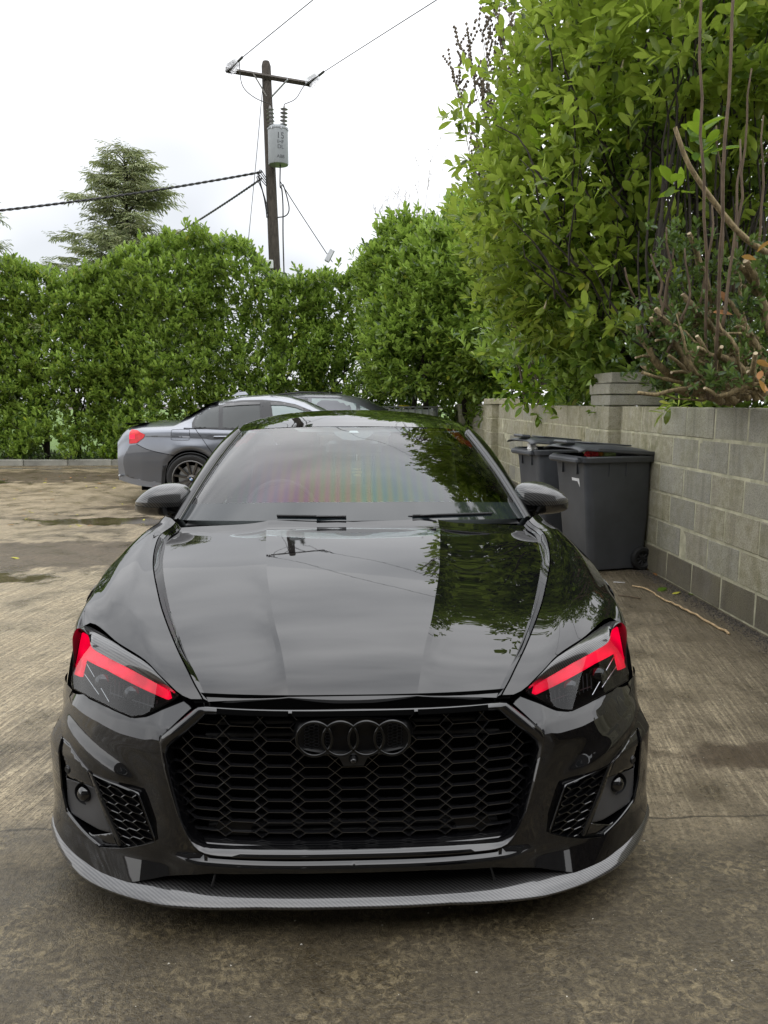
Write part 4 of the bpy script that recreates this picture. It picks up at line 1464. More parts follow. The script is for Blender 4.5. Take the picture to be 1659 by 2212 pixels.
def clip_seg(a, b, poly):
    a, b = np.array(a), np.array(b); n = 24
    t = [inside_poly(tuple(a + (b - a) * i / n), poly) for i in range(n + 1)]
    if not any(t): return None
    i0 = t.index(True); i1 = n - t[::-1].index(True)
    return (a + (b - a) * i0 / n, a + (b - a) * i1 / n) if i1 > i0 else None
embx = [-1.5 * .0665, -.5 * .0665, .5 * .0665, 1.5 * .0665]
emb_c = solve(766, 1597, lambda x, z: face(x, z) - .012)
EZ = emb_c[2]
def in_emblem(p, g=.055):
    return any((p[0] - ex) ** 2 + (p[1] - EZ) ** 2 < g * g for ex in embx)
lat = MB()
def add_bar(a, b, S, w0, w1, dp, mb):
    d = b - a; L = np.linalg.norm(d)
    if L < .002: return
    d /= L; nrm = np.array([-d[1], d[0]])
    nseg = 3 if L > .04 else 1
    rows_ = []
    for i in range(nseg + 1):
        c = a - d * w1 * .4 + (b - a + d * w1 * .8) * i / nseg
        y = float(S(c[0], c[1])); r_ = []
        for (w, dy) in ((-w1, dp), (-w0, .0015), (-w0 * .5, 0), (w0 * .5, 0), (w0, .0015), (w1, dp)):
            q = c + nrm * w; r_.append((q[0], y + dy, q[1]))
        rows_.append(r_)
    mb.grid(rows_)
for a, b in segs:
    m_ = (np.array(a) + np.array(b)) / 2
    if in_emblem(m_, .047): continue
    # keep the camera plinth under the rings clear
    if abs(m_[0]) < .03 and EZ - .085 < m_[1] < EZ: continue
    c = clip_seg(a, b, inpoly)
    if c is None: continue
    add_bar(c[0], c[1], mS, .0012, .0026, .012, lat)
tag(lat.build('honeycomb', M['lattice'], gf), kind='stuff')
# radiator and shutter slats in the dark behind
rad = MB()
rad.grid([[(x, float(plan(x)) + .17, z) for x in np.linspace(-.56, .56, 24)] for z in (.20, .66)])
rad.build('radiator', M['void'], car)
for i in range(6):
    z = .335 - .022 * i if i > 2 else .60 - i * .035
    MB().box((0, .145, z), (.80, .02, .012), bev=.003).build('shutter_slat', M['matt'], car)
# lower glossy bar of the grille
lb_ = []
for x in np.linspace(-.43, .43, 40):
    y = float(face(x, .25))
    lb_.append([(x, y + .055, gz_bot + .004), (x, y + .020, gz_bot - .001), (x, y + .014, gz_bot - .006), (x, y + .020, zb_g + .006), (x, y + .03, zb_g - .002)])
MB().grid(lb_, flip=True).build('lower_bar', M['black_trim'], car, smooth=True)
# pedestal behind the rings, rings and camera
def padS(x, z): return face(x, z) + .016
ped = []
for i in range(41):
    a = i / 40 * 2 * math.pi
pv = []; pf = []
pad_poly = []
for i in range(72):
    a = 2 * math.pi * i / 72
    sx = math.copysign(.0665 * 1.5, math.cos(a)) * min(1, abs(math.cos(a)) * 1.35)
    pad_poly.append((sx + .0500 * math.cos(a), EZ + .0525 * math.sin(a)))
pad = MB()
n = len(pad_poly)
rings_ = []
for s_, dy in ((1.04, .026), (1.0, .004), (.965, -.001), (.90, .004), (.75, .006), (.4, .006), (.0, .006)):
    rings_.append([(p[0] * s_, float(face(p[0], EZ)) + dy + .008, EZ + (p[1] - EZ) * s_) for p in pad_poly] )
pad.grid([r + [r[0]] for r in rings_], flip=False)
emblem = pad.build('emblem_pad', M['pad'], car, smooth=True, angle=50)
for ex in embx:
    tor = None; vs = []; fs = []; nu, nv = 64, 10
    for i in range(nu):
        a = 2 * math.pi * i / nu
        for j in range(nv):
            b = 2 * math.pi * j / nv
            rr_ = .0452 + .0047 * math.cos(b); x = ex + rr_ * math.cos(a); z = EZ + rr_ * math.sin(a)
            vs.append((x, float(face(ex + rr_ * math.cos(a), EZ)) - .008 - .0048 * math.sin(b), z))
    for i in range(nu):
        for j in range(nv):
            fs.append((i * nv + j, i * nv + (j + 1) % nv, ((i + 1) % nu) * nv + (j + 1) % nv, ((i + 1) % nu) * nv + j))
    mesh_obj('ring', vs, fs, M['ring'], emblem, smooth=True)
# small honeycomb texture on the pad between the rings
hc = MB()
for ex, wd in ((-1.5 * .0665 - .008, .024), (-.0665, .010), (.0665, .010), (1.5 * .0665 + .008, .024), (0, .0)):
    if wd == 0: continue
    for r in range(-4, 4):
        for c in range(-3, 4):
            x0 = ex + c * .0125; z0 = EZ - .004 + r * .0085 + (.00425 if c % 2 else 0)
            if abs(x0 - ex) > wd or (z0 - EZ) ** 2 + (x0 - ex) ** 2 > .030 ** 2: continue
            hx = [(.0042, 0), (.0021, .0042), (-.0021, .0042), (-.0042, 0), (-.0021, -.0042), (.0021, -.0042)]
            for q in range(6):
                a = np.array([x0 + hx[q][0] * 1.6, z0 + hx[q][1]]); b = np.array([x0 + hx[(q + 1) % 6][0] * 1.6, z0 + hx[(q + 1) % 6][1]])
                add_bar(a, b, lambda x, z: face(0, EZ) + .0105, .0003, .0007, .003, hc)
tag(hc.build('pad_texture', M['satin'], emblem), kind='stuff')
cz = EZ - .066
plinth = MB().prism([(-.045, float(face(0, cz)) + .012, EZ - .045), (.045, float(face(0, cz)) + .012, EZ - .045), (.026, float(face(0, cz)) + .012, cz - .017), (-.026, float(face(0, cz)) + .012, cz - .017)], (0, .03, 0)).build('camera_plinth', M['satin'], car)
MB().lathe([(0.0, -.012), (.006, -.011), (.009, -.006), (.010, .0), (.013, .004), (.013, .02)], 24, Matrix.Translation((0, float(face(0, cz)) + .006, cz + .002)) @ Matrix.Rotation(R(-90), 4, 'X')).build('parking_camera', M['black_trim'], plinth, smooth=True, angle=50)
# dull sensor plates low in the grille corners
for sgn in (-1, 1):
    c = solve(508, 1790, mS)
    MB().prism([(sgn * (c[0] - .05), c[1] + .004, c[2] + .016), (sgn * (c[0] + .045), c[1] + .012, c[2] + .016), (sgn * (c[0] + .055), c[1] + .014, c[2] - .004), (sgn * (c[0] + .03), c[1] + .01, c[2] - .022), (sgn * (c[0] - .035), c[1] + .004, c[2] - .022)], (0, .006, 0)).build('parking_sensor_plate', M['pad'], car)

# ---------------------------------------------------------------- corner intakes
def cavS(x, z): return face(x, z) + .060
cav = cut_face([(x, z) for x, z in fogp], [], cavS, step=.03)
put_cut('intake_void', cav, M['void'], car)
rim_g = [[(x, float(face(x, z)) - .003, z), (x, float(face(x, z)) - .0045, z), (x * .995, float(face(x, z)) + .006, z), (x * .985, float(face(x * .985, z)) + .055, z)] for x, z in dens_line(fogp, .01) + [fogp[0]]]
both('intake_rim', [rim_g], M['black_trim'], parent=car, flip0=False)
intakes = [empty('corner_intake', (0, 0, 0), parent=car) for _ in (0, 1)]
def podS(x, z): return face(x, z) + .020
def senS(x, z): return face(x, z) + .006
put_cut('sensor_panel', cut_face(px_poly([(128, 1612), (134, 1592), (150, 1610), (189, 1664), (203, 1700), (175, 1689), (145, 1677), (143, 1655), (136, 1635)], senS), [], senS, step=.012), M['black_trim'], intakes, thick=.004)
lampc = solve(184, 1716, podS)
lp = [(lampc[0] + .0335 * math.cos(a), lampc[2] + .0335 * math.sin(a)) for a in np.linspace(0, 2 * math.pi, 28, endpoint=False)]
def pod2(x, z):
    r = math.hypot(x - lampc[0], z - lampc[2])
    return podS(x, z) + .018 * math.exp(-(r / .055) ** 2) - .008
pods = put_cut('fog_pod', cut_face(px_poly([(144, 1668), (145, 1679), (203, 1702), (243, 1796), (216, 1789), (190, 1775), (157, 1753), (149, 1735)], podS), [], pod2, step=.008), M['greyplastic'], intakes, thick=.003)
for sgn, par in ((-1, pods[0]), (1, pods[1])):
    yl = pod2(lampc[0], lampc[2])
    Mx = Matrix.Translation((sgn * lampc[0], yl, lampc[2])) @ Matrix.Rotation(R(-90), 4, 'X') @ Matrix.Rotation(sgn * R(-14), 4, 'Y')
    MB().lathe([(.0355, -.001), (.034, -.006), (.030, .0), (.028, .01)], 36, Mx).build('lamp_bezel', M['matt'], par, smooth=True, angle=40)
    MB().lathe([(0.0001, -.024), (.010, -.0225), (.018, -.017), (.024, -.008), (.027, .004), (.028, .01)], 36, Mx).build('fog_lamp', M['black_trim'], par, smooth=True)
    sc = solve(147, 1662, senS)
    MB().lathe([(.0001, -.0035), (.0085, -.0035), (.0095, -.001), (.012, -.001), (.0135, .002)], 24, Matrix.Translation((sgn * sc[0], sc[1] - .002, sc[2])) @ Matrix.Rotation(R(-90), 4, 'X') @ Matrix.Rotation(sgn * R(-32), 4, 'Y')).build('parking_sensor', M['satin'], par, smooth=True, angle=30)
# divider and honeycomb insert
def barS(x, z): return face(x, z) + .004
put_cut('divider', cut_face(px_poly([(190, 1664), (199, 1673), (231, 1752), (264, 1830), (254, 1829), (222, 1752)], barS), [], barS, step=.01), M['black_trim'], intakes, thick=.012)
MSH = px_poly([(199, 1673), (297, 1714), (303, 1730), (334, 1817), (264, 1829)], podS)
def mshS(x, z): return face(x, z) + .026
put_cut('mesh_backing', cut_face(MSH, [], mshS, step=.02), M['matt'], intakes)
a0, a1 = np.array(MSH[0]), np.array(MSH[4]); down = (a1 - a0) / np.linalg.norm(a1 - a0)
b0 = np.array(MSH[1]) - a0; across = b0 / np.linalg.norm(b0)
sgs = []
pu, pv_ = .040, .0245
for r in range(-2, 12):
    for c in range(-2, 8):
        def N_(du, dv): return a0 + across * (c * pu + du) + down * ((r + (.5 if c % 2 else 0)) * pv_ + dv)
        h1, h2 = .0115, .0185
        A, B, C_, D_ = N_(-h1, 0), N_(h1, 0), N_(h2 + .006, pv_ / 2), N_(-h2 - .006, pv_ / 2)
        sgs += [(A, B), (B, N_(pu - h1, pv_ / 2 if True else 0)), (A, N_(-pu + h1, pv_ / 2))]
for sgn, par in ((-1, intakes[0]), (1, intakes[1])):
    hm = MB()
    for a, b in sgs:
        c = clip_seg(a, b, MSH)
        if c is None: continue
        m2 = MB(); add_bar(c[0], c[1], lambda x, z: face(x, z) + .008, .0016, .0036, .014, m2)
        hm.add([(p[0] * sgn, p[1], p[2]) for p in m2.v], [q[::-1] if sgn < 0 else q for q in m2.f])
    tag(hm.build('intake_honeycomb', M['black_trim'], par), kind='stuff')
# blade under the fog pod
put_cut('intake_blade', cut_face(px_poly([(144, 1755), (175, 1790), (196, 1807), (240, 1802), (258, 1829), (216, 1827), (179, 1794)], barS), [], lambda x, z: face(x, z) + .010 , step=.01), M['black_trim'], intakes, thick=.01)

# ---------------------------------------------------------------- headlights
TIP = (387, 1502)
LTOP = [(176, 1362), (193, 1374), (200, 1398), (231, 1418), (282, 1444), (324, 1467), (363, 1488), (379, 1498)]
LBOT = [(386, 1504), (344, 1527), (309, 1544), (284, 1547), (221, 1518), (180, 1497), (155, 1484)]
LOUT = [(153, 1470), (161, 1440), (170, 1390)]
lensp = px_poly(LTOP + LBOT + LOUT, lens)
lens_vf = cut_face(lensp, [], lens, step=.009)
lights = []
def backS(x, z): return lens(x, z) + .060
hz = cut_face([(x, z) for x, z in lensp], [], backS, step=.02)
hs = put_cut('headlight', hz, M['void'], car)
def tub(poly, S, d):
    return [[(x, float(S(x, z)), z), (x, float(S(x, z)) + d, z)] for x, z in dens_line(poly, .012) + [poly[0]]]
for sgn, h in ((-1, hs[0]), (1, hs[1])):
    MB().grid([[(p[0] * sgn, p[1], p[2]) for p in r] for r in tub(lensp, lens, .061)]).build('housing_wall', M['void'], h)
put_cut('lens', lens_vf, M['clearglass'], hs)
# dark gasket line round the lens foot
gk = [[(x, float(lens(x, z)) - .0015, z), (x, float(lens(x, z)) + .004, z - .006)] for x, z in dens_line(lensp[7:15], .01, False)]
both('lens_gasket', [gk], M['matt'], parent=hs)
DRL = [(173, 1365), (191, 1374), (200, 1400), (231, 1419), (282, 1445), (324, 1468), (363, 1489), (368, 1508), (360, 1511), (282, 1475), (230, 1447), (182, 1423), (173, 1462), (159, 1456), (165, 1400)]
def drlS(x, z): return lens(x, z) + .010
drl = put_cut('red_light_bar', cut_face(px_poly(DRL, drlS), [], drlS, step=.009), M['red_lamp'], hs, thick=.010)
for fx in (.16, .30, .44, .58, .72, .86):
    pass
# projector module, reflector ribs and brow
for sgn, h in ((-1, hs[0]), (1, hs[1])):
    for (px, py, r_) in ((222, 1476, .030), (286, 1502, .030)):
        c = solve(px, py, lambda x, z: lens(x, z) + .030)
        Mx = Matrix.Translation((sgn * c[0], c[1], c[2])) @ Matrix.Rotation(R(-90), 4, 'X')
        MB().lathe([(.0001, -.012), (.012, -.010), (.021, -.004), (.026, .004), (.030, .004), (.031, .03)], 30, Mx).build('projector', M['black_trim'], h, smooth=True, angle=40)
    for k in range(14):
        px = 240 + 9 * k; py = 1462 + 4.4 * k + 14
        a = solve(px, py - 12, lambda x, z: lens(x, z) + .045); b = solve(px - 2, py + 26 - k * .6, lambda x, z: lens(x, z) + .045)
        MB().tube([(sgn * a[0], a[1], a[2]), (sgn * b[0], b[1], b[2])], .0022, 5).build('reflector_rib', M['satin'], h)
    for (pa, pb, mt) in (((182, 1424), (236, 1516), 'chrome'), ((176, 1446), (214, 1500), 'chrome'), ((238, 1497), (330, 1526), 'satin')):
        a = solve(*pa, lambda x, z: lens(x, z) + .022); b = solve(*pb, lambda x, z: lens(x, z) + .022)
        MB().tube([(sgn * a[0], a[1], a[2]), (sgn * b[0], b[1], b[2])], .0016, 5).build('bezel_edge', M[mt], h)
# fender return down the outer edge of the lamp
_lo = resample(np.array([solve(px, py, lens) for px, py in ((176, 1362), (170, 1390), (161, 1440), (153, 1470), (154, 1486))]), 16)
_fo = resample(np.array([p for p in fen[0][NCc - 2:] if p[2] > .575]), 16)
both('fender_return', [[[tuple(a * (1 - u) + b * u + np.array([.004, -.004, 0]) * math.sin(math.pi * u)) for u in np.linspace(0, 1, 5)] for a, b in zip(_lo, _fo)]], M['satin'], parent=car)
# carbon eyelids: from fender edge down to the lens
lidtop = resample(bot, 60)
ltop3 = np.array([(x, float(lens(x, z)) - .004, z) for x, z in px_poly([(183, 1350)] + LTOP + [(386, 1502)], lens)][::-1])
i0 = 6
up_ = resample(lidtop[6:], 48)
lo_ = resample(ltop3[:-1], 48)
eg = []
for a, b in zip(up_, lo_):
    row = []
    for u in np.linspace(0, 1, 7):
        p = a * (1 - u) + b * u
        p = p + np.array([0, -.006, .006]) * math.sin(math.pi * u)
        row.append(tuple(p))
    eg.append(row)
both('eyelid', [eg], M['carbon'], parent=car, thick=None)
# corner of fender between eyelid tip and grille
cg = []
a_ = lidtop[:12]
b_ = resample(np.array([(gout[0][0], float(shelf(*gout[0])), gout[0][1]), (hl_up[1][0], float(shelf(*hl_up[1])), hl_up[1][1]), (hl_up[2][0], float(shelf(*hl_up[2])), hl_up[2][1])]), 12)
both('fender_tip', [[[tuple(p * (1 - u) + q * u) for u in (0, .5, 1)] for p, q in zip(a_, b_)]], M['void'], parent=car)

# ---------------------------------------------------------------- splitter
def splan(x): return .44 * (1 - (1 - min(abs(x) / .945, .9998) ** 2.8) ** .7) - .026 * min(1, max(0, (abs(x) - .25) / .25)) * min(1, max(0, (.90 - abs(x)) / .14))
spl = []
xs_ = list(np.linspace(0, .70, 40)) + list(np.linspace(.72, .90, 22)) + [.91, .918, .925, .9295]
def sp_row(x):
    yo = splan(x); yi = float(face(x, .15)) + .06
    w = max(0, (abs(x) - .70) / .23)
    up = .030 * w ** 1.5
    return [(x, yi, .142 + up), (x * .995, yo + .062 * (1 - .3 * w), .141 + up), (x, yo + .040, .136 + up * 1.1), (x, yo + .018, .126 + up * 1.15), (x * 1.002, yo + .004, .116 + up * 1.2), (x * 1.003, yo, .111 + up), (x * 1.002, yo + .001, .106 + up * .6), (x, yo + .006, .101 + up * .5), (x * .99, yo + .10, .100), (x * .98, yi + .08, .100)]
full = [sp_row(-x) for x in xs_[::-1]] + [sp_row(x) for x in xs_[1:]]

# ends run back along the sides
for sgn in (-1, 1):
    e = sp_row(sgn * .9295); ext = []
    for k in (1, 2, 3, 4):
        d = k * .035
        ext.append([(p[0] + (sgn * .004), max(p[1], e[4][1]) * 0 + p[1] + d, p[2] + .012 * k) for p in e])
    full = (ext[::-1] + full) if sgn < 0 else (full + ext)
sp = MB().grid(full, flip=True).build('splitter', M['carbon'], car, smooth=True, angle=35)
for sgn in (-1, 1):
    MB().tube([(sgn * .365, .085, .20), (sgn * .372, .062, .168), (sgn * .378, .048, .145)], .0035, 8).build('splitter_rod', M['satin'], sp, smooth=True)
und = []
for x in np.linspace(-.90, .90, 40):
    y = float(face(x, .15)) + .055
    und.append([(x, y, .24), (x, y + .01, .14), (x, y + .03, .12)])
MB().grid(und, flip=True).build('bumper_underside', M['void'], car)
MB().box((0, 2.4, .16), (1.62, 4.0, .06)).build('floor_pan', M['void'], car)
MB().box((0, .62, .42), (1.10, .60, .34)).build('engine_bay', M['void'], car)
# ---------------------------------------------------------------- greenhouse
def mir(rows_):           # half section rows (x >= 0) -> full width rows
    return [[(-p[0], p[1], p[2]) for p in r[::-1]][:-1] + [tuple(p) for p in r] for r in rows_]
WB = np.array([(0, 1.195, .950), (.25, 1.215, .949), (.50, 1.27, .942), (.66, 1.34, .934), (.735, 1.41, .926)])
g1 = loc(521, 933, 2.20); g0 = loc(462, 1031, 1.80)
WT = np.array([(0, 2.00, 1.301), (.20, 2.015, 1.299), (.40, 2.07, 1.291), (.52, 2.13, 1.281), (g1[0], 2.20, g1[2])])
ws_rows = []
for v in np.linspace(0, 1, 22):
    a, b = resample(WB, 26), resample(WT, 26)
    row = []
    for j in range(26):
        p = a[j] * (1 - v) + b[j] * v
        u = j / 25
        p = p + np.array([.018 * u, -.035 * 1.0, .030]) * math.sin(math.pi * v) * (.35 + .65 * (1 - u * u))
        row.append(p)
    ws_rows.append(row)
nlow = 2
wsg = mir(ws_rows)
ws = MB().grid(wsg[2:]).build('windscreen', M['glass'], car, smooth=True)
fr_ = MB().grid([[(p[0], p[1] - .002, p[2] + .001) for p in r] for r in wsg[:4]]).build('windscreen_frit', M['frit'], car, smooth=True)
# cowl void beneath the hood lip
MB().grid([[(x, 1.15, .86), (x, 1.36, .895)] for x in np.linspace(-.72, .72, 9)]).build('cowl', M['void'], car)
# A pillars: gloss strip beside the glass, rolling to the roof
AO = [loc(389, 1127, 1.44), loc(409, 1062, 1.62), loc(443, 1000, 1.90), loc(487, 945, 2.18), loc(527, 913, 2.42)]
ain = [r[-1] for r in ws_rows]
ao = resample(np.array([(.790, 1.45, .905), (.772, 1.62, .985), (.728, 1.90, 1.115), (.682, 2.15, 1.215), (.635, 2.42, 1.285)]), 22)
ap = []
for a, b in zip(ain, ao):
    m = (np.array(a) + b) / 2
    ap.append([tuple(a), tuple(np.array(a) + np.array([.006, -.004, .006])), tuple(m + np.array([.008, -.006, .012])), tuple(b + np.array([-.006, -.004, .012])), tuple(b), tuple(b + np.array([.002, .02, -.02]))])
both('a_pillar', [ap], M['black'], parent=car)
ap2 = [[tuple(np.array(r[1]) + np.array([-.0, -.003, .001])), tuple(np.array(r[1]) + np.array([.010, -.006, .006])), tuple(np.array(r[1]) + np.array([.018, -.003, .004]))] for r in ap]
both('pillar_trim', [ap2], M['satin'], parent=car)
# roof and rear glass
RC = np.array([(2.00, 1.303), (2.15, 1.329), (2.35, 1.354), (2.6, 1.370), (2.9, 1.375), (3.35, 1.352), (3.65, 1.300), (3.80, 1.270)])
RS = np.array([(.600, 2.215, 1.268), (.615, 2.42, 1.288), (.622, 2.70, 1.303), (.615, 3.0, 1.300), (.600, 3.3, 1.278), (.575, 3.6, 1.235), (.56, 3.8, 1.20)])
rc = catmull(RC, 30); rs = resample(RS, 30)
rf = []
for i in range(30):
    xs1, ys1, zs1 = rs[i]; row = []
    for j in range(18):
        u = j / 17
        y = rc[i][0] + (ys1 - rc[i][0]) * u ** 2
        row.append((xs1 * u, y, rc[i][1] + (zs1 - rc[i][1]) * (.55 * u ** 2 + .45 * u ** 6)))
    row += [(xs1 + .012, ys1, zs1 - .012), (xs1 + .018, ys1, zs1 - .03)]
    rf.append(row)
rf[0] = rf[0]
MB().grid(mir(rf)).build('roof', M['black'], car, smooth=True)
rg = []
for i in range(14):
    v = i / 13
    yc, zc_ = 3.80 + .52 * v, 1.270 - .27 * v - .03 * math.sin(math.pi * v) * -1
    row = []
    for j in range(10):
        u = j / 9
        row.append((.56 * u * (1 - .06 * v) + .04 * u * v, yc - .02 * u * u, zc_ - .06 * u * u * (1 - v) - .02 * u * u))
    rg.append(row)
MB().grid(mir(rg)).build('rear_window', M['sideglass'], car, smooth=True)
# side of the body: belt, shoulder, doors, rear quarter
YS = np.linspace(1.42, 4.70, 60)
side = []
RW = 3.725
for y in YS:
    w = max(0, (y - 3.9) / .8)
    belt_x = np.interp(y, [1.42, 2.2, 3.2, 3.9, 4.4, 4.7], [.815, .835, .845, .82, .76, .70]); belt_z = np.interp(y, [1.42, 2.2, 3.2, 3.9, 4.4, 4.7], [.895, .915, .945, .965, .985, .98])
    xo = np.interp(y, [1.42, 2.0, 3.0, 3.7, 4.2, 4.55, 4.70], [.925, .922, .922, .933, .91, .84, .76])
    zl = .20
    if abs(y - RW) < .375: zl = .36 + math.sqrt(.375 ** 2 - (y - RW) ** 2)
    c = [(belt_x, y, belt_z), (belt_x + .035, y, belt_z - .02), (xo - .022, y, belt_z - .085), (xo, y, belt_z - .20), (xo - .008, y, max(zl + .03, .55)), (xo - .018, y, max(zl + .02, .40)), (xo - .004, y, max(zl + .01, .28)), (xo - .02, y, zl)]
    side.append(bspline(np.array(c), 26).tolist())
both('body_side', [side], M['black'], parent=car)
# side glass with pillars
sgl = []
for v in np.linspace(0, 1, 30):
    y0_ = 1.50 + (4.10 - 1.50) * v
    bx = np.interp(y0_, [1.42, 2.2, 3.2, 3.9, 4.4], [.812, .832, .842, .815, .755]); bz = np.interp(y0_, [1.42, 2.2, 3.2, 3.9, 4.4], [.895, .915, .945, .965, .985])
    top_y = 1.50 + (4.10 - 1.50) * v
    if top_y < 2.42: tx, tz = np.interp(top_y, ao[:, 1], ao[:, 0]), np.interp(top_y, ao[:, 1], ao[:, 2]) - .012
    else: tx, tz = np.interp(top_y, [2.42, 2.7, 3.0, 3.3, 3.6, 3.8, 4.1], [.633, .640, .633, .618, .593, .578, .60]), np.interp(top_y, [2.42, 2.7, 3.0, 3.3, 3.6, 3.8, 4.1], [1.262, 1.275, 1.272, 1.25, 1.207, 1.172, 1.08])
    sgl.append([(bx + (tx - bx) * u + .012 * math.sin(math.pi * u), top_y, bz + (tz - bz) * u) for u in np.linspace(0, 1, 8)])
both('side_window', [sgl], M['sideglass'], parent=car)
tail = []
for i in range(12):
    v = i / 11; zz = .985 - .60 * v; row = []
    for j in range(12):
        u = j / 11
        row.append((.76 * u, 4.76 + .03 * math.sin(math.pi * v) - .10 * u ** 3 - (.06 if v < .1 else 0), zz))
    tail.append(row)
MB().grid(mir(tail), flip=False).build('rear_panel', M['black'], car, smooth=True)
deck = [[(.74 * u, 4.30 + .42 * v, 1.0 - .015 * v - .02 * u * u) for u in np.linspace(0, 1, 8)] for v in np.linspace(0, 1, 5)]
MB().grid(mir(deck)).build('boot_lid', M['black'], car, smooth=True)
for sgn in (-1, 1):
    MB().box((sgn * .55, 4.755, .86), (.38, .06, .09), rot=(0, 0, sgn * -.12), bev=.02).build('tail_light', M['red_lens'], car)
    # shut lines and handle on the doors
    for yd in (1.62, 2.82):
        ln = [(.9235, yd, .80), (.9245, yd, .62), (.918, yd + .01, .35)]
        MB().tube([(sgn * a, b, c) for a, b, c in ln], .003, 5).build('shut_line', M['void'], car)
    MB().box((sgn * .925, 2.55, .79), (.03, .20, .026), bev=.01).build('door_handle', M['black'], car)
# cabin: dashboard, seats, steering wheel, mirror
dash = [[(x, 1.30 + .05 * abs(x), .915), (x, 1.52, .935), (x, 1.72, .925 + .02 * math.cos(x * 5)), (x, 1.84, .90), (x, 1.86, .72)] for x in np.linspace(-.70, .70, 24)]
MB().grid(dash, flip=True).build('dashboard', M['matt'], car, smooth=True)
MB().box((.0, 2.6, .45), (1.5, 2.2, .04)).build('cabin_floor', M['void'], car)
SWX = -.36
sw = []
Ms = Matrix.Translation((SWX, 1.93, .865)) @ Matrix.Rotation(R(66), 4, 'X')
st = MB()
st.tube([Ms @ Vector((.178 * math.cos(a), .178 * math.sin(a), 0)) for a in np.linspace(0, 2 * math.pi, 40, endpoint=False)], .0145, 8, closed=True)
steer = st.build('steering_wheel', M['matt'], car, smooth=True)
MB().lathe([(.0001, .02), (.05, .018), (.062, 0), (.062, -.03)], 24, Ms).build('hub', M['satin'], steer, smooth=True, angle=40)
for a in (R(0), R(180), R(270)):
    MB().box((0, 0, 0), (.12, .03, .014)).build('spoke', M['satin'], steer).matrix_local = Ms @ Matrix.Rotation(a, 4, 'Z') @ Matrix.Translation((.11, 0, 0))
def seat(x, y, w=.52, hb=.62):
    s = empty('seat', (x, y, .42), parent=car)
    cu = net([[(sx * w / 2 * k, yy, zz) for k in (-1, -.92, -.4, .4, .92, 1) for sx in (1,)] for yy, zz in ((-.30, .02), (-.30, .12), (-.1, .15), (.18, .13), (.25, .05))], 14, 14)
    MB().grid(cu.tolist()).build('seat_cushion', M['satin'], s, smooth=True)
    bk = net([[(w / 2 * k * (1 - .25 * max(0, q - .6)), .22 + .22 * q + (.0 if abs(k) < .8 else -.05), .10 + hb * q) for k in (-1, -.9, -.4, .4, .9, 1)] for q in (0, .3, .6, .9, 1.0)], 16, 14)
    o = MB().grid(bk.tolist()).build('seat_back', M['satin'], s, smooth=True); solidify(o, .09, 1)
    MB().box((0, .47, .10 + hb + .10), (.27, .09, .17), bev=.035).build('headrest', M['satin'], s)
seat(-.36, 2.45); seat(.36, 2.45); seat(-.38, 3.30, .5, .5); seat(.38, 3.30, .5, .5)
# camera shroud, frit block and interior mirror at the top of the glass
def wsp(x, v):
    """point on the windscreen: x across, v from foot to top"""
    a, b = resample(WB, 26), resample(WT, 26)
    i = min(21, max(0, v * 21)); k = int(min(20, i)); f = i - k
    r0, r1 = np.array(ws_rows[k]), np.array(ws_rows[k + 1])
    r_ = r0 * (1 - f) + r1 * f
    return np.array([x, np.interp(abs(x), r_[:, 0], r_[:, 1]), np.interp(abs(x), r_[:, 0], r_[:, 2])])
def glass_patch(name, poly, mat, off=.004, parent=car):
    v = [wsp(x, t) + np.array([0, off, -off * .6]) for x, t in poly]
    o = mesh_obj(name, v, [tuple(range(len(v)))], mat, parent)
    n = (Vector(v[1]) - Vector(v[0])).cross(Vector(v[2]) - Vector(v[0]))
    return o
glass_patch('sensor_frit', [(-.30, .995), (.30, .995), (.265, .935), (.10, .925), (.082, .86), (.05, .80), (0, .785), (-.05, .80), (-.082, .86), (-.10, .925), (-.265, .935)], M['greyplastic'])
glass_patch('top_frit', [(-.55, 1.0), (.55, 1.0), (.54, .975), (-.54, .975)], M['greyplastic'], .005)
glass_patch('sensor_window', [(-.026, .905), (.026, .905), (.017, .938), (-.017, .938)], M['white'], .0025)
MB().box(tuple(wsp(0, .70) + np.array([0, .16, -.02])), (.27, .04, .075), rot=(R(-12), 0, 0), bev=.02).build('interior_mirror', M['satin'], car)
# wipers parked at the foot of the glass
for (x0, v0, x1, v1, nm) in ((-.31, .035, -.03, .028, 0), (.04 + .20, .030, .58, .045, 1)):
    pts = [wsp(x0 + (x1 - x0) * t, v0 + (v1 - v0) * t) + np.array([0, -.008, .004]) for t in np.linspace(0, 1, 8)]
    w = MB().tube(pts, [.005] * 8, 6).build('wiper', M['matt'], car, smooth=True)
p = wsp(-.09, .032) + np.array([0, -.012, .004])
MB().box(tuple(p), (.12, .008, .006), bev=.002).build('wiper_joint', M['greyplastic'], car)
p = wsp(.28, .034) + np.array([0, -.012, .004])
MB().box(tuple(p), (.12, .008, .006), rot=(0, R(-3), 0), bev=.002).build('wiper_joint', M['greyplastic'], car)

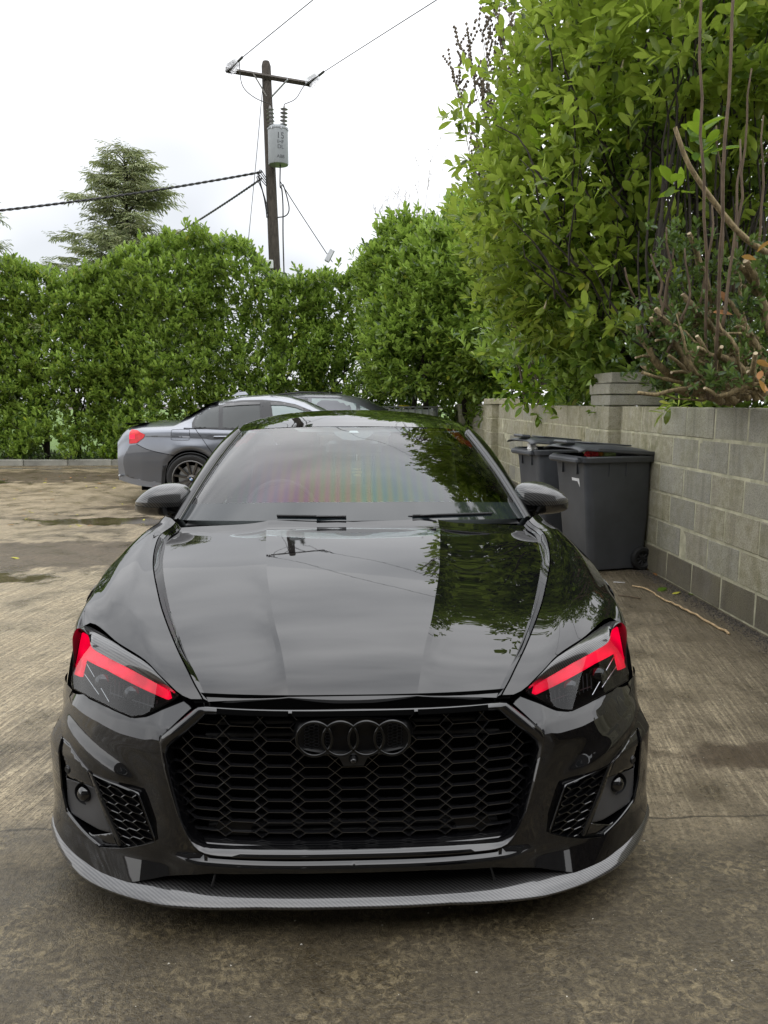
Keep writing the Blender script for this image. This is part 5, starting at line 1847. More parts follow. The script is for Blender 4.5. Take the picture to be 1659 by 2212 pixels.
# ---------------------------------------------------------------- door mirrors
for sgn in (-1, 1):
    m = empty('door_mirror', (sgn * .845, 1.60, .985), parent=car)
    # shell: seen from the front a rounded wedge, flatter at its foot
    secs = []
    for (dx, w, h0, h1) in ((-.118, .004, -.020, .030), (-.112, .030, -.045, .058), (-.08, .062, -.062, .078), (-.02, .080, -.068, .082), (.04, .082, -.066, .070), (.09, .066, -.060, .042), (.122, .036, -.050, .010), (.132, .004, -.042, -.022)):
        row = []
        for a in np.linspace(0, 2 * math.pi, 25)[:-1]:
            ca, sa = math.cos(a), math.sin(a)
            yy = -abs(ca) ** .8 * w if ca > 0 else abs(ca) ** .5 * w * .55
            zz = (h1 if sa > 0 else -h0) * (abs(sa) ** .9) * (1 if sa > 0 else -1)
            row.append((sgn * dx, yy, zz + .0))
        secs.append(row + [row[0]])
    secs = [np.array(s_) for s_ in secs]
    S3 = bspline(np.stack(secs), 26)
    up = [[tuple(p) for p in r[:]] for r in S3]
    MB().grid(up, flip=(sgn < 0)).build('mirror_cap', M['carbon'], m, smooth=True)
    # lower black skirt and indicator
    low = []
    for r in S3:
        k = [p for p in r if p[2] < -.012]
        low.append([tuple(np.array([p[0] * 1.01, p[1] * 1.035 - .001, p[2] * 1.03])) for p in r[13:24]])
    MB().grid(low, flip=(sgn < 0)).build('mirror_skirt', M['black_trim'], m, smooth=True)
    MB().box((sgn * .01, .046, .0), (.16, .008, .085), bev=.004).build('mirror_glass', M['chrome'], m)
    st_ = bspline(np.array([[(sgn * (-.030 + dx_ * 1.0), y_, -.055) for dx_, y_ in ((-.03, .0), (0, -.022), (.035, -.01), (.035, .02), (0, .03), (-.03, .0))],
                            [(sgn * (-.042 + dx_), y_, -.085) for dx_, y_ in ((-.03, .0), (0, -.022), (.03, -.01), (.03, .02), (0, .03), (-.03, .0))],
                            [(sgn * (-.060 + dx_ * 1.2), y_, -.115) for dx_, y_ in ((-.03, .0), (0, -.024), (.03, -.01), (.03, .03), (0, .04), (-.03, .0))],
                            [(sgn * (-.085 + dx_ * 1.4), y_, -.15) for dx_, y_ in ((-.03, .0), (0, -.03), (.03, -.01), (.03, .05), (0, .06), (-.03, .0))]]), 10)
    MB().grid(st_.tolist()).build('mirror_stalk', M['satin'], m, smooth=True)

# ---------------------------------------------------------------- wheels
def wheel(parent, loc, r, w, rz, spokes=10, logo=False, lab=None, mat='rim'):
    """axis along local y, face towards -y"""
    t = empty('wheel', loc, rz, parent)
    if lab: t['label'] = lab
    A = Matrix.Rotation(R(90), 4, 'X')
    ri = r * .755
    MB().lathe([(ri, w / 2 - .01), (ri + .012, w / 2), (r * .93, w / 2), (r * .985, w / 2 - .02), (r, w / 2 - .045), (r, -w / 2 + .045), (r * .985, -w / 2 + .02), (r * .93, -w / 2), (ri, -w / 2)], 56, A).build('tyre', M['rubber'], t, smooth=True, angle=40)
    rim = MB().lathe([(ri + .004, w / 2 - .004), (ri - .006, w / 2 + .0), (ri - .014, w / 2 - .006), (ri - .02, w / 2 - .03), (ri - .03, -w / 2 + .02), (ri - .01, -w / 2)], 56, A).build('rim', M[mat], t, smooth=True, angle=40)
    for k in range(spokes):
        a = 2 * math.pi * k / spokes + .05
        m = MB()
        ca, sa = math.cos(a), math.sin(a)
        def q(rad, off, dep): return (ca * rad - sa * off, -w / 2 + dep, sa * rad + ca * off)
        v = [q(.045, -.012, .045), q(.045, .012, .045), q(ri - .008, .013, .010), q(ri - .008, -.013, .010), q(.045, -.016, .08), q(.045, .016, .08), q(ri - .010, .020, .055), q(ri - .010, -.020, .055)]
        m.add(v, [(0, 1, 2, 3), (7, 6, 5, 4), (0, 4, 5, 1), (1, 5, 6, 2), (2, 6, 7, 3), (3, 7, 4, 0)]).build('spoke', M[mat], t)
    h = MB().lathe([(.0001, w / 2 - .030), (.032, w / 2 - .032), (.036, w / 2 - .036), (.06, w / 2 - .05), (.065, w / 2 - .09)], 28, A).build('hub', M[mat], t, smooth=True, angle=30)
    for k in range(5):
        a = 2 * math.pi * k / 5 + .3
        MB().lathe([(.0001, 0), (.009, 0), (.010, -.012)], 10, Matrix.Translation((.048 * math.cos(a), -w / 2 + .040, .048 * math.sin(a))) @ A).build('wheel_bolt', M['chrome'], t)
    MB().lathe([(.0001, .02), (ri * .72, .02), (ri * .72, -.01)], 40, A).build('brake_disc', M['steel'], t, smooth=True, angle=30)
    MB().lathe([(.0001, -.02), (ri - .01, -.02), (ri - .01, -.05)], 32, A).build('inner_barrel', M['void'], t)
    return t
for y in (.90, RW):
    for sgn in (-1, 1):
        wheel(car, (sgn * .81, y, .335), .335, .25, R(90) if sgn > 0 else R(-90))
        MB().grid([[(sgn * x_, y + .372 * math.cos(a), .36 + .372 * math.sin(a)) for x_ in (.55, .925)] for a in np.linspace(-.35, math.pi + .35, 24)]).build('wheel_liner', M['void'], car)
# ---------------------------------------------------------------- air freshener hanging from the mirror
c = at(771, 1020, NY + 1.86)
af = empty('air_freshener', tuple(c)); tag(af, 'dark card air freshener reading ONLY GOOD VIBES hanging from the coupe interior mirror', 'air freshener')
MB().box((0, 0, 0), (.062, .002, .112)).build('card', M['greyplastic'], af)
MB().tube([(0, 0, .056), (0, 0, .085)], .0012, 4).build('string', M['white'], af)


def text_mesh(name, s, size, mat, parent, loc, rot, align='CENTER', bend=None, ext=.0):
    cu = bpy.data.curves.new(name, 'FONT'); cu.body = s; cu.size = size; cu.align_x = align; cu.align_y = 'CENTER'; cu.extrude = ext
    to = bpy.data.objects.new(name, cu); COL.objects.link(to)
    bpy.context.view_layer.update()
    me = bpy.data.meshes.new_from_object(to.evaluated_get(bpy.context.evaluated_depsgraph_get()))
    bpy.data.objects.remove(to)
    me.name = name; me.materials.clear(); me.materials.append(mat)
    if bend:
        for v in me.vertices:
            a = v.co.x / bend; v.co.x, v.co.z = bend * math.sin(a), bend * math.cos(a) - bend + v.co.z
    o = bpy.data.objects.new(name, me); o.parent = parent; o.location = loc; o.rotation_euler = rot; COL.objects.link(o)
    return o
M['gold'] = simple('pale_gold_print', (.45, .40, .16), .5, var=0)
for i, s_ in enumerate(('ONLY', 'GOOD', 'VIBES')):
    text_mesh('lettering', s_, .0155, M['gold'], af, (0, -.002, .014 - .0145 * i), (R(90), 0, 0))
# ================================================================== grey saloon
SX, SY, SK = -3.40, 10.95, 1.075          # rear end, near side
bmw = empty('parked_car', (SX, SY, 0), R(1.2)); bmw.scale = (SK, SK, SK)
tag(bmw, 'grey metallic saloon seen side-on with multi-spoke wheels, behind the black coupe', 'car')
LEN = 4.62
def sprof(x):
    """top line, shoulder height, belt, half width at stations along the car (x from the tail)"""
    X = [0, .10, .35, .75, .95, 1.20, 1.60, 2.00, 2.25, 2.50, 2.85, 3.30, 4.2, 4.5, 4.62]
    top = [.86, 1.005, 1.045, 1.07, 1.165, 1.315, 1.405, 1.43, 1.405, 1.33, 1.18, 1.01, .93, .80, .62]
    hw = [.74, .80, .86, .895, .90, .905, .905, .905, .905, .905, .90, .895, .87, .80, .70]
    tw = [.66, .68, .66, .66, .58, .55, .56, .57, .58, .60, .68, .70, .70, .62, .55]
    belt = [.80, .90, .95, .965, .96, .955, .945, .935, .925, .92, .915, .90, .87, .78, .60]
    return [np.interp(x, X, a) for a in (top, hw, tw, belt)]
WR, WF = .985, 3.79
secs = []
xs2 = sorted(set(list(np.linspace(0, LEN, 70)) + list(np.linspace(WR - .37, WR + .37, 24)) + list(np.linspace(WF - .37, WF + .37, 24))))
for x in xs2:
    t_, h_, w_, b_ = sprof(x)
    zl = np.interp(x, [0, .25, .6, 4.1, 4.5, 4.62], [.30, .235, .19, .17, .20, .28])
    for cxw in (WR, WF):
        if abs(x - cxw) < .365: zl = max(zl, .335 + math.sqrt(.365 ** 2 - (x - cxw) ** 2))
    flare = .012 * sum(math.exp(-((x - c) / .30) ** 2) for c in (WR, WF))
    c = [(0, t_ + .012), (w_ * .6, t_ + .006), (w_, t_ - .035), (w_ + (h_ - .05 - w_) * .55, (t_ + b_) / 2 - .01), (h_ - .045, b_ + .005), (h_ - .025, b_ - .03), (h_ - .028, max(b_ - .10, zl + .06)), (h_ + flare - .002, max(b_ - .19, zl + .05)), (h_ + flare, max(.56, zl + .04)), (h_ + flare - .012, max(.40, zl + .02)), (h_ - .015, zl)]
    secs.append([(x, q[0], q[1]) for q in bspline(np.array(c), 42)])
def sfull(secs):
    return [[(p[0], .905 - p[1], p[2]) for p in r] + [(p[0], .905 + p[1], p[2]) for p in r[::-1]][0:0] for r in secs]
nearside = [[(p[0], -p[1] + .905, p[2]) for p in r] for r in secs]
farside = [[(p[0], p[1] + .905, p[2]) for p in r] for r in secs]
bd = MB().grid(nearside).grid(farside, flip=True)
body = bd.build('body', M['bmw'], bmw, smooth=True, angle=42, weld=.001)
# tail closing panel
n_ = len(secs[0])
MB().grid([[(0.0, .905 - p[1] * k, p[2]) for p in secs[0]] for k in (1, .0001)], flip=True).grid([[(0.0, .905 + p[1] * k, p[2]) for p in secs[0]] for k in (1, .0001)]).build('tail_panel', M['bmw'], bmw)
_sx = np.array([r[0][0] for r in secs])
_arr = np.array(secs)
def side_y(x, z, off=0.0):
    """near side skin at x, height z, pushed out by off"""
    i = np.clip(np.searchsorted(_sx, x) - 1, 0, len(_sx) - 2); f = (x - _sx[i]) / (_sx[i + 1] - _sx[i])
    r_ = _arr[i] * (1 - f) + _arr[i + 1] * f
    zz = r_[:, 2][::-1]; yy = r_[:, 1][::-1]
    return .905 - np.interp(z, zz, yy) - off
def skin(name, poly, mat, off=.004, step=.03, parent=bmw):
    pts = dens_line(poly, step)
    P_ = list(pts); E_ = [(i, (i + 1) % len(pts)) for i in range(len(pts))]
    xs = [p[0] for p in pts]; zs = [p[1] for p in pts]
    for x in np.arange(min(xs) + step / 2, max(xs), step):
        for z in np.arange(min(zs) + step / 2, max(zs), step):
            if inside_poly((x, z), pts): P_.append((x, z))
    res = delaunay_2d_cdt([Vector(p) for p in P_], E_, [], 0, 1e-5)
    vs = [(v.x, float(side_y(v.x, v.y, off)), v.y) for v in res[0]]
    fs = [t for t in res[2] if inside_poly((sum(res[0][i].x for i in t) / 3, sum(res[0][i].y for i in t) / 3), pts)]
    return mesh_obj(name, vs, [q if True else q[::-1] for q in fs], mat, parent, smooth=True)
def S(px, py):
    """photo position on the near flank -> car coordinates"""
    p = at(px, py, SY - .0)
    q = bmw_inv @ Vector((p[0], p[1], p[2]))
    return (q.x, q.z)
bpy.context.view_layer.update()
bmw_inv = bmw.matrix_world.inverted()
def SC(cx, cy):          # detail crop units
    return S(.4 * cx, 763.1 + .4 * cy)
def poly(l): return [SC(*p) for p in l]
def near_line(name, pts, r, mat, off=.0, parent=bmw, n=26):
    q = resample(np.array(poly(pts)), n)
    return MB().tube([(x, side_y(x, z, off), z) for x, z in q], r, 5).build(name, mat, parent, smooth=True)
M['tint'] = simple('privacy_glass', (.045, .05, .05), .16, ior=1.45, var=0)
M['seeglass'] = simple('side_glass_with_sky_through', (.20, .25, .25), .05, ior=1.7, var=0)  # opaque pane; the sky showing through is put into its pale colour
skin('window_surround', poly([(1028, 402), (1022, 378), (1034, 330), (1062, 303), (1110, 280), (1180, 262), (1290, 252), (1400, 250), (1500, 258), (1590, 276), (1680, 312), (1740, 345), (1740, 410), (1300, 412), (1100, 406)]), M['satin'], .004)
skin('quarter_window', poly([(1042, 396), (1036, 370), (1050, 335), (1090, 308), (1160, 286), (1176, 404), (1060, 402)]), M['tint'], .008)
skin('rear_door_window', poly([(1186, 290), (1260, 282), (1390, 280), (1404, 408), (1300, 408), (1196, 404)]), M['tint'], .008)
skin('front_door_window', poly([(1455, 283), (1540, 282), (1600, 296), (1670, 325), (1720, 352), (1720, 404), (1480, 406), (1466, 340)]), M['seeglass'], .008)
skin('wind_deflector', poly([(1178, 288), (1200, 272), (1290, 264), (1390, 263), (1391, 276), (1290, 279), (1210, 286)]), M['black_trim'], .022)
skin('wind_deflector', poly([(1450, 264), (1520, 266), (1600, 282), (1650, 306), (1640, 312), (1590, 293), (1520, 280), (1452, 279)]), M['black_trim'], .022)
skin('door_pillar', poly([(1404, 262), (1446, 262), (1466, 408), (1414, 409)]), M['satin'], .010)
tl = skin('tail_light', poly([(684, 430), (690, 413), (728, 417), (776, 441), (768, 458), (728, 487), (687, 490)]), M['red_lens'], .010)
skin('reversing_lens', poly([(686, 444), (716, 440), (718, 462), (687, 464)]), M['red_lamp'], .013, parent=tl)
for pts in ([(1042, 402), (1080, 450), (1120, 505), (1160, 560), (1176, 600)], [(1412, 408), (1425, 500), (1440, 640)]):
    near_line('door_shut_line', pts, .004, M['void'])
near_line('fuel_flap_line', [(925, 414), (1010, 413), (1018, 425), (1018, 465), (1008, 470), (930, 469), (920, 458), (920, 420), (925, 414)], .003, M['void'], n=50)
near_line('bumper_joint', [(728, 492), (790, 520), (860, 538), (935, 552)], .004, M['void'])
near_line('window_chrome_line', [(1030, 405), (1150, 408), (1300, 414), (1480, 412), (1700, 410)], .005, M['satin'], .004)
# body crease: dark strip paints the undercut's shade below the shoulder
skin('shoulder_crease_shade', poly([(778, 447), (920, 446), (1100, 452), (1250, 458), (1250, 466), (1100, 462), (920, 456), (778, 453)]), M['bmw_lower'], .003)
skin('bumper_skin', poly([(690, 500), (728, 494), (790, 522), (860, 540), (935, 556), (905, 590), (890, 640), (878, 700), (800, 696), (690, 676), (664, 662), (652, 600), (654, 566)]), M['bmw_lower'], .006)
near_line('wheel_arch_edge', [(900, 700), (898, 650), (915, 600), (960, 556), (1010, 540), (1060, 543), (1110, 565), (1150, 610)], .008, M['satin'], .002)
skin('mud_flap', poly([(876, 608), (896, 604), (890, 660), (886, 712), (868, 708), (872, 650)]), M['satin'], .012)
MB().box((1.40, side_y(1.40, .885, .022), SC(1148, 452)[1]), (.215, .03, .028), bev=.012).build('door_handle', M['bmw'], bmw)
bmw_h = SC(1148, 452)
skin('handle_recess_shade', [(bmw_h[0] + .10 * math.cos(a), bmw_h[1] - .008 + .032 * math.sin(a)) for a in np.linspace(0, 6.28, 20)[:-1]], M['bmw_lower'], .003)  # dark patch paints the shade of the recess behind the handle
bmw.children[-2].location.x = bmw_h[0] - 1.40
# lip spoiler, shark fin, lower sill, exhaust reflector
spv = [[(x_, .905 + k * .78 * math.cos(.0), z_) for k in np.linspace(-.8, .8, 9)] for x_, z_ in ((.36, 1.055), (.20, 1.048), (.09, 1.052), (.08, 1.040), (.16, 1.025))]
MB().grid(spv).build('lip_spoiler', M['black_trim'], bmw, smooth=True)
rw = []
for i in range(8):
    v = i / 7; x_ = .80 + .50 * v
    tz, hh, ww, bb = sprof(x_)
    rw.append([(x_, .905 + k * (ww - .02), tz + .016 - .02 * k * k) for k in np.linspace(-1, 1, 9)])
MB().grid(rw).build('rear_window', M['tint'], bmw, smooth=True)
MB().add([(1.42, .890, 1.41), (1.42, .92, 1.41), (1.66, .93, 1.435), (1.66, .88, 1.435), (1.62, .905, 1.475), (1.52, .905, 1.47)], [(0, 1, 5), (1, 2, 4, 5), (2, 3, 4), (3, 0, 5, 4), (0, 3, 2, 1)]).build('roof_antenna', M['bmw'], bmw)
MB().box((.03, .12, .36), (.03, .05, .03), bev=.008).build('bumper_reflector', M['steel'], bmw)
MB().box((2.3, .905, .24), (4.0, 1.5, .16)).build('floor_pan', M['void'], bmw)
for x_ in (WR, WF):
    wc = wheel(bmw, (x_, .10, .320), .322, .235, 0, spokes=11, mat='rim')
    wheel(bmw, (x_, 1.71, .320), .322, .235, R(180), spokes=11, mat='rim')
    MB().grid([[(x_ + .362 * math.cos(a), y_, .335 + .362 * math.sin(a)) for y_ in (.03, .5)] for a in np.linspace(-.3, math.pi + .3, 24)] + [[(x_, .5, .3), (x_, .5, .3)]]).build('wheel_liner', M['void'], bmw)
    MB().box((x_, .48, .5), (.74, .02, .5)).build('arch_back', M['void'], bmw)
    # roundel on the hub: blue and white quarters inside a black ring
    A = Matrix.Translation((x_, .10 - .235 / 2 + .024, .320)) @ Matrix.Rotation(R(90), 4, 'X')
    MB().lathe([(.0001, .006), (.030, .006), (.031, .002)], 24, A).build('hub_badge', M['black_trim'], bmw)
    for q in range(4):
        a0_ = math.pi / 2 * q + .0
        v = [A @ Vector((0, 0, .0075))] + [A @ Vector((.0195 * math.cos(a), .0195 * math.sin(a), .0075)) for a in np.linspace(a0_, a0_ + math.pi / 2, 7)]
        if 'badge_blue' not in M: M['badge_blue'] = simple('badge_blue', (.05, .22, .55), .3, var=0)
        mesh_obj('badge_quarter', v, [tuple(range(8))], M['badge_blue'] if q % 2 else M['white'], bmw)

# ------------------------------------------------------------------ second dark car beyond, only its roof rises above the saloon
car3 = empty('parked_car', (-2.55, 15.0, 0), R(2)); car3.scale = (1.05,) * 3
tag(car3, 'dark grey car whose curved roof shows just beyond the grey saloon', 'car')
s3_ = []
for x in np.linspace(0, 4.3, 44):
    t_ = np.interp(x, [0, .12, .4, .9, 1.5, 2.1, 2.6, 3.1, 3.5, 4.0, 4.25, 4.3], [.70, 1.05, 1.33, 1.475, 1.53, 1.52, 1.44, 1.22, 1.02, .92, .75, .5])
    h_ = np.interp(x, [0, .2, .8, 3.6, 4.1, 4.3], [.74, .84, .88, .88, .80, .62]); w_ = h_ * .66
    b_ = min(t_ - .05, .98)
    zl = .2
    for cx_ in (.78, 3.45):
        if abs(x - cx_) < .36: zl = .33 + math.sqrt(.36 ** 2 - (x - cx_) ** 2)
    c = [(0, t_ + .01), (w_ * .7, t_), (w_, t_ - .05), ((w_ + h_) / 2, (t_ + b_) / 2), (h_ - .03, b_), (h_, max(b_ - .15, zl + .05)), (h_, max(.5, zl + .03)), (h_ - .02, zl)]
    s3_.append([(x, q[0], q[1]) for q in bspline(np.array(c), 26)])
MB().grid([[(p[0], .88 - p[1], p[2]) for p in r] for r in s3_]).grid([[(p[0], .88 + p[1], p[2]) for p in r] for r in s3_], flip=True).build('body', M['bmw_lower'], car3, smooth=True, weld=.001)
_arr_b, _sx_b = _arr, _sx
_arr = np.array(s3_); _sx = np.array([r[0][0] for r in s3_])
def side_y3(x, z, off):
    i = np.clip(np.searchsorted(_sx, x) - 1, 0, len(_sx) - 2); r_ = _arr[i]
    return .88 - np.interp(z, r_[:, 2][::-1], r_[:, 1][::-1]) - off
def skin3(name, poly, mat, off):
    pts = dens_line(poly, .06)
    res = delaunay_2d_cdt([Vector(p) for p in pts], [(i, (i + 1) % len(pts)) for i in range(len(pts))], [], 0, 1e-5)
    fs = [t for t in res[2] if inside_poly((sum(res[0][i].x for i in t) / 3, sum(res[0][i].y for i in t) / 3), pts)]
    return mesh_obj(name, [(v.x, side_y3(v.x, v.y, off), v.y) for v in res[0]], fs, mat, car3)
skin3('side_window', [(.5, 1.02), (.62, 1.28), (1.0, 1.40), (1.55, 1.43), (1.55, 1.02)], M['tint'], .01)
skin3('side_window', [(1.62, 1.02), (1.62, 1.43), (2.1, 1.42), (2.45, 1.33), (2.45, 1.02)], M['seeglass'], .01)
skin3('side_window', [(2.52, 1.02), (2.52, 1.30), (2.85, 1.14), (2.98, 1.02)], M['seeglass'], .01)
MB().box((2.15, .88, .28), (3.7, 1.4, .2)).build('floor_pan', M['void'], car3)
for x_ in (.78, 3.45):
    wheel(car3, (x_, .11, .315), .315, .21, 0, spokes=7); wheel(car3, (x_, 1.65, .315), .315, .21, R(180), spokes=7)
for k in (-1, 1):
    MB().tube([(.7, .88 + k * .55, 1.47), (1.4, .88 + k * .56, 1.545), (2.2, .88 + k * .56, 1.53)], .014, 6).build('roof_rail', M['satin'], car3, smooth=True)

# ------------------------------------------------------------------ white tote in its cage
tt = empty('water_tote', (1.05, 16.2, 0), R(2)); tag(tt, 'white plastic bulk tote in a steel cage with a yellow cap, at the wall end', 'tote')
TZ = 1.33
MB().box((0, 0, .72), (1.16, .96, 1.12), bev=.07).build('bottle', M['tote'], tt, smooth=False)
MB().box((0, 0, .09), (1.2, 1.0, .12), bev=.01).build('pallet', M['steel'], tt)
for k in range(9):
    x_ = -.56 + 1.12 * k / 8
    MB().tube([(x_, -.50, .15), (x_, -.50, TZ)], .011, 6).build('cage_bar', M['steel'], tt, smooth=True)
for k in range(7):
    y_ = -.47 + .94 * k / 6
    for sx in (-1, 1): MB().tube([(sx * .60, y_, .15), (sx * .60, y_, TZ)], .011, 6).build('cage_bar', M['steel'], tt, smooth=True)
for z_ in (.35, .65, .95, TZ):
    r_ = .012 if z_ < TZ else .017
    MB().tube([(-.60, -.50, z_), (.60, -.50, z_), (.60, .50, z_), (-.60, .50, z_)], r_, 6, closed=True).build('cage_hoop', M['steel'], tt)
for k in (-.25, .25): MB().tube([(-.60, k, TZ), (.60, k, TZ)], .012, 6).build('top_bar', M['steel'], tt, smooth=True)
MB().lathe([(.0001, .05), (.10, .05), (.115, .035), (.12, 0)], 24, Matrix.Translation((-.05, -.15, 1.315))).build('cap', M['yellow'], tt, smooth=True, angle=40)

# ------------------------------------------------------------------ utility pole
pb, ptp = at(596, 640, 19.6), at(574.5, 133, 19.6)
pdir = (ptp - pb) / (ptp[2] - pb[2])
def pz(z): return ptp + pdir * (z - ptp[2])
p0 = pz(.1)
pole = empty('utility_pole', tuple(p0)); tag(pole, 'leaning dark wooden utility pole with crossarm and transformer behind the hedge', 'pole')
PT = ptp[2]
zs = np.linspace(.1, PT - .1, 12)
MB().tube([pz(z) - p0 for z in zs] + [pz(PT) - p0], [.165 - .055 * k / 11 for k in range(12)] + [.08], 18).build('post', M['pole'], pole, smooth=True, angle=50)
LD = np.array([.52, -.85, .03]); AD = np.array([.93, .36, 0])
zc_arm = at(576, 163, 19.4)[2]
ac = pz(zc_arm) + np.array([.08, -.10, 0])
hl = 1.04
arm = MB().tube([ac - AD * hl - p0, ac + AD * hl - p0], .062, 4).build('crossarm', M['pole'], pole)
for s_ in (-1, 1):
    MB().tube([ac + AD * s_ * .42 - p0 + LD * .06, pz(zc_arm - .42) - p0 + AD * s_ * .06 + LD * .09], .02, 4).build('arm_brace', M['steel'], pole)
# suspension strings of glass discs
tipL, tipR = None, None
for s_ in (-1, 1):
    e = ac + AD * s_ * (hl - .08)
    d = LD / np.linalg.norm(LD)
    ins = empty('insulator_string', tuple(e - p0), parent=pole)
    zv = Vector(d); q = zv.to_track_quat('Z', 'Y').to_matrix().to_4x4()
    MB().tube([(0, 0, 0), tuple(d * .55)], .012, 6).build('pin', M['wire'], ins)
    for k in range(4):
        MB().lathe([(.02, -.035), (.03, -.02), (.135 - .008 * k, .0), (.130 - .008 * k, .008), (.03, -.005), (.02, .02)], 24, q @ Matrix.Translation((0, 0, .09 + .10 * k))).build('disc', M['cap_glass'], ins, smooth=True)
    end = e + d * .58
    MB().tube([end - e - d * .05, end - e + d * .18], .028, 6).build('wire_clamp', M['wire'], ins)
    far = end + d * 26 + np.array([0, 0, -1.2])
    w = MB().tube(resample(np.array([end + d * .1, (end + far) / 2 + np.array([0, 0, -.25]), far]), 24), .010, 5).build('overhead_wire', M['wire'])
    tag(w, ('overhead wire running up right from the left end of the crossarm', 'overhead wire running up right from the right end of the crossarm')[s_ > 0], 'wire')
    if s_ < 0: endL = end
    else: endR = end
# transformer
tc = at(601, 318, 19.25)
tr = empty('transformer', tuple(tc)); tag(tr, 'grey cylindrical pole transformer marked 15 with two ribbed bushings', 'transformer')
r_t, h_t = .235, .80
MB().lathe([(.0001, -h_t / 2), (r_t - .01, -h_t / 2), (r_t, -h_t / 2 + .02), (r_t, h_t / 2 - .03), (r_t + .012, h_t / 2 - .03), (r_t + .012, h_t / 2), (r_t - .04, h_t / 2 + .05), (.0001, h_t / 2 + .07)], 44).build('tank', M['trafo'], tr, smooth=True, angle=35)
M['tprint'] = simple('faded_black_stencil', (.05, .055, .06), .7, var=0)
dirc = -np.array([tc[0], tc[1]]); dirc /= np.linalg.norm(dirc)
angz = math.atan2(dirc[1], dirc[0]) + R(90)
for s_, sz, z_ in (('15', .20, .19), ('IHF', .115, .055), ('DL', .125, -.055), ('ABB', .105, -.27)):
    a = angz + R(14)
    rr = r_t + .003
    text_mesh('lettering', s_, sz, M['tprint'], tr, (rr * math.sin(a), -rr * math.cos(a), z_), (R(90), 0, a), bend=r_t)
for s_ in (-1, 1):
    b = MB()
    pr = [(.028, 0)]
    for k in range(5):
        z_ = .06 + .085 * k
        pr += [(.030, z_ - .02), (.085, z_), (.090, z_ + .008), (.030, z_ + .03)]
    pr += [(.024, .46), (.012, .50), (.0001, .50)]
    b.lathe(pr, 24, Matrix.Translation((s_ * .145 - .01, -.02 * s_, h_t / 2 + .03)) @ Matrix.Rotation(s_ * R(3), 4, 'Y')).build('bushing', M['porcelain'], tr, smooth=True, angle=40)
for a in (-.5, .4, 1.2): MB().box((r_t * math.sin(a), -r_t * math.cos(a), h_t / 2 - .02), (.03, .04, .06), rot=(0, 0, a)).build('lid_clip', M['steel'], tr)
def cable(name, pts, r, lab, cat='cable', top=True, parent=None):
    q = resample(np.array(pts), 30)
    o = MB().tube(q if parent is None else q - p0, r, 5).build(name, M['wire'], parent, smooth=True)
    if parent is None: tag(o, lab, cat)
    return o
bl, brr = tc + np.array([-.16, 0, .95]), tc + np.array([.15, 0, .95])
cable('jumper', [endL, endL * .75 + bl * .25 + np.array([-.12, 0, -.28]), endL * .4 + bl * .6 + np.array([-.1, 0, -.22]), bl], .010, '', parent=pole)
cable('jumper', [endR, endR * .72 + brr * .28 + np.array([-.12, 0, -.05]), endR * .35 + brr * .65 + np.array([-.02, 0, -.1]), brr], .010, '', parent=pole)
cable('drop_lead', [tc + np.array([.04, 0, -.4]), tc + np.array([.03, 0, -.9]), pz(6.6) + np.array([.30, -.1, 0]), pz(6.2) + np.array([.42, -.1, -.1]), pz(5.9) + np.array([.34, -.1, 0]), pz(5.85) + np.array([.12, -.1, 0])], .016, '', parent=pole)
cable('drop_lead', [tc + np.array([.04, 0, -.9]), pz(6.5) + np.array([.26, -.1, 0]), pz(6.1) + np.array([.27, -.1, 0]), pz(5.3) + np.array([.24, -.1, 0]), pz(3.6) + np.array([.22, -.1, 0])], .018, '', parent=pole)
for k in range(4):
    cable('cable_loop', [pz(6.75 - .06 * k) + np.array([-.10, -.1, 0]), pz(6.95 - .05 * k) + np.array([-.24 - .03 * k, -.1, 0]), pz(6.7 - .12 * k) + np.array([-.26 + .03 * k, -.1, 0]), pz(6.2 - .12 * k) + np.array([-.13, -.1, 0]), pz(5.95) + np.array([-.1, -.1, 0])], .012, '', parent=pole)
ub = at(583, 571, 19.3)
MB().box(tuple(ub - p0 + np.array([-.02, 0, 0])), (.20, .08, .20), bev=.01).build('pole_plate', M['tote'], pole)
def twisted(name, a, b, sag, r, lab):
    mbx = MB()
    a, b = np.array(a), np.array(b)
    for ph in (0, math.pi):
        pts = []
        for i in range(160):
            t = i / 159; p = a + (b - a) * t + np.array([0, 0, -sag * 4 * t * (1 - t)])
            w = ph + t * 2 * math.pi * 26
            pts.append(p + np.array([0, math.cos(w), math.sin(w)]) * r * .8)
        mbx.tube(pts, r, 5)
    tag(mbx.build(name, M['wire'], None, smooth=True), lab, 'cable')
aL = at(567, 371, 19.4)
twisted('twisted_cable', aL, at(-260, 478, 17.5), .12, .018, 'thick twisted cable running left from the pole to the photo edge')
twisted('twisted_cable', at(566, 385, 19.6), at(330, 535, 26), .05, .018, 'thick twisted cable dropping left from the pole behind the conifer')
cable('stay_wire', [at(568, 180, 19.5), at(552, 360, 19.9), at(534, 545, 20.3)], .008, 'thin stay wire dropping from the pole top into the hedge on the left', 'wire')
cable('stay_wire', [at(604, 390, 19.5), at(655, 470, 20.5), at(718, 566, 21.5)], .012, 'stay wire running down right from the pole to its tensioner', 'wire')
tn = MB().box(tuple(at(712, 552, 21.3)), (.14, .10, .36), rot=(0, R(28), 0), bev=.02).build('stay_tensioner', M['steel']); tag(tn, 'small grey tensioner at the lower end of the right stay wire', 'tensioner')

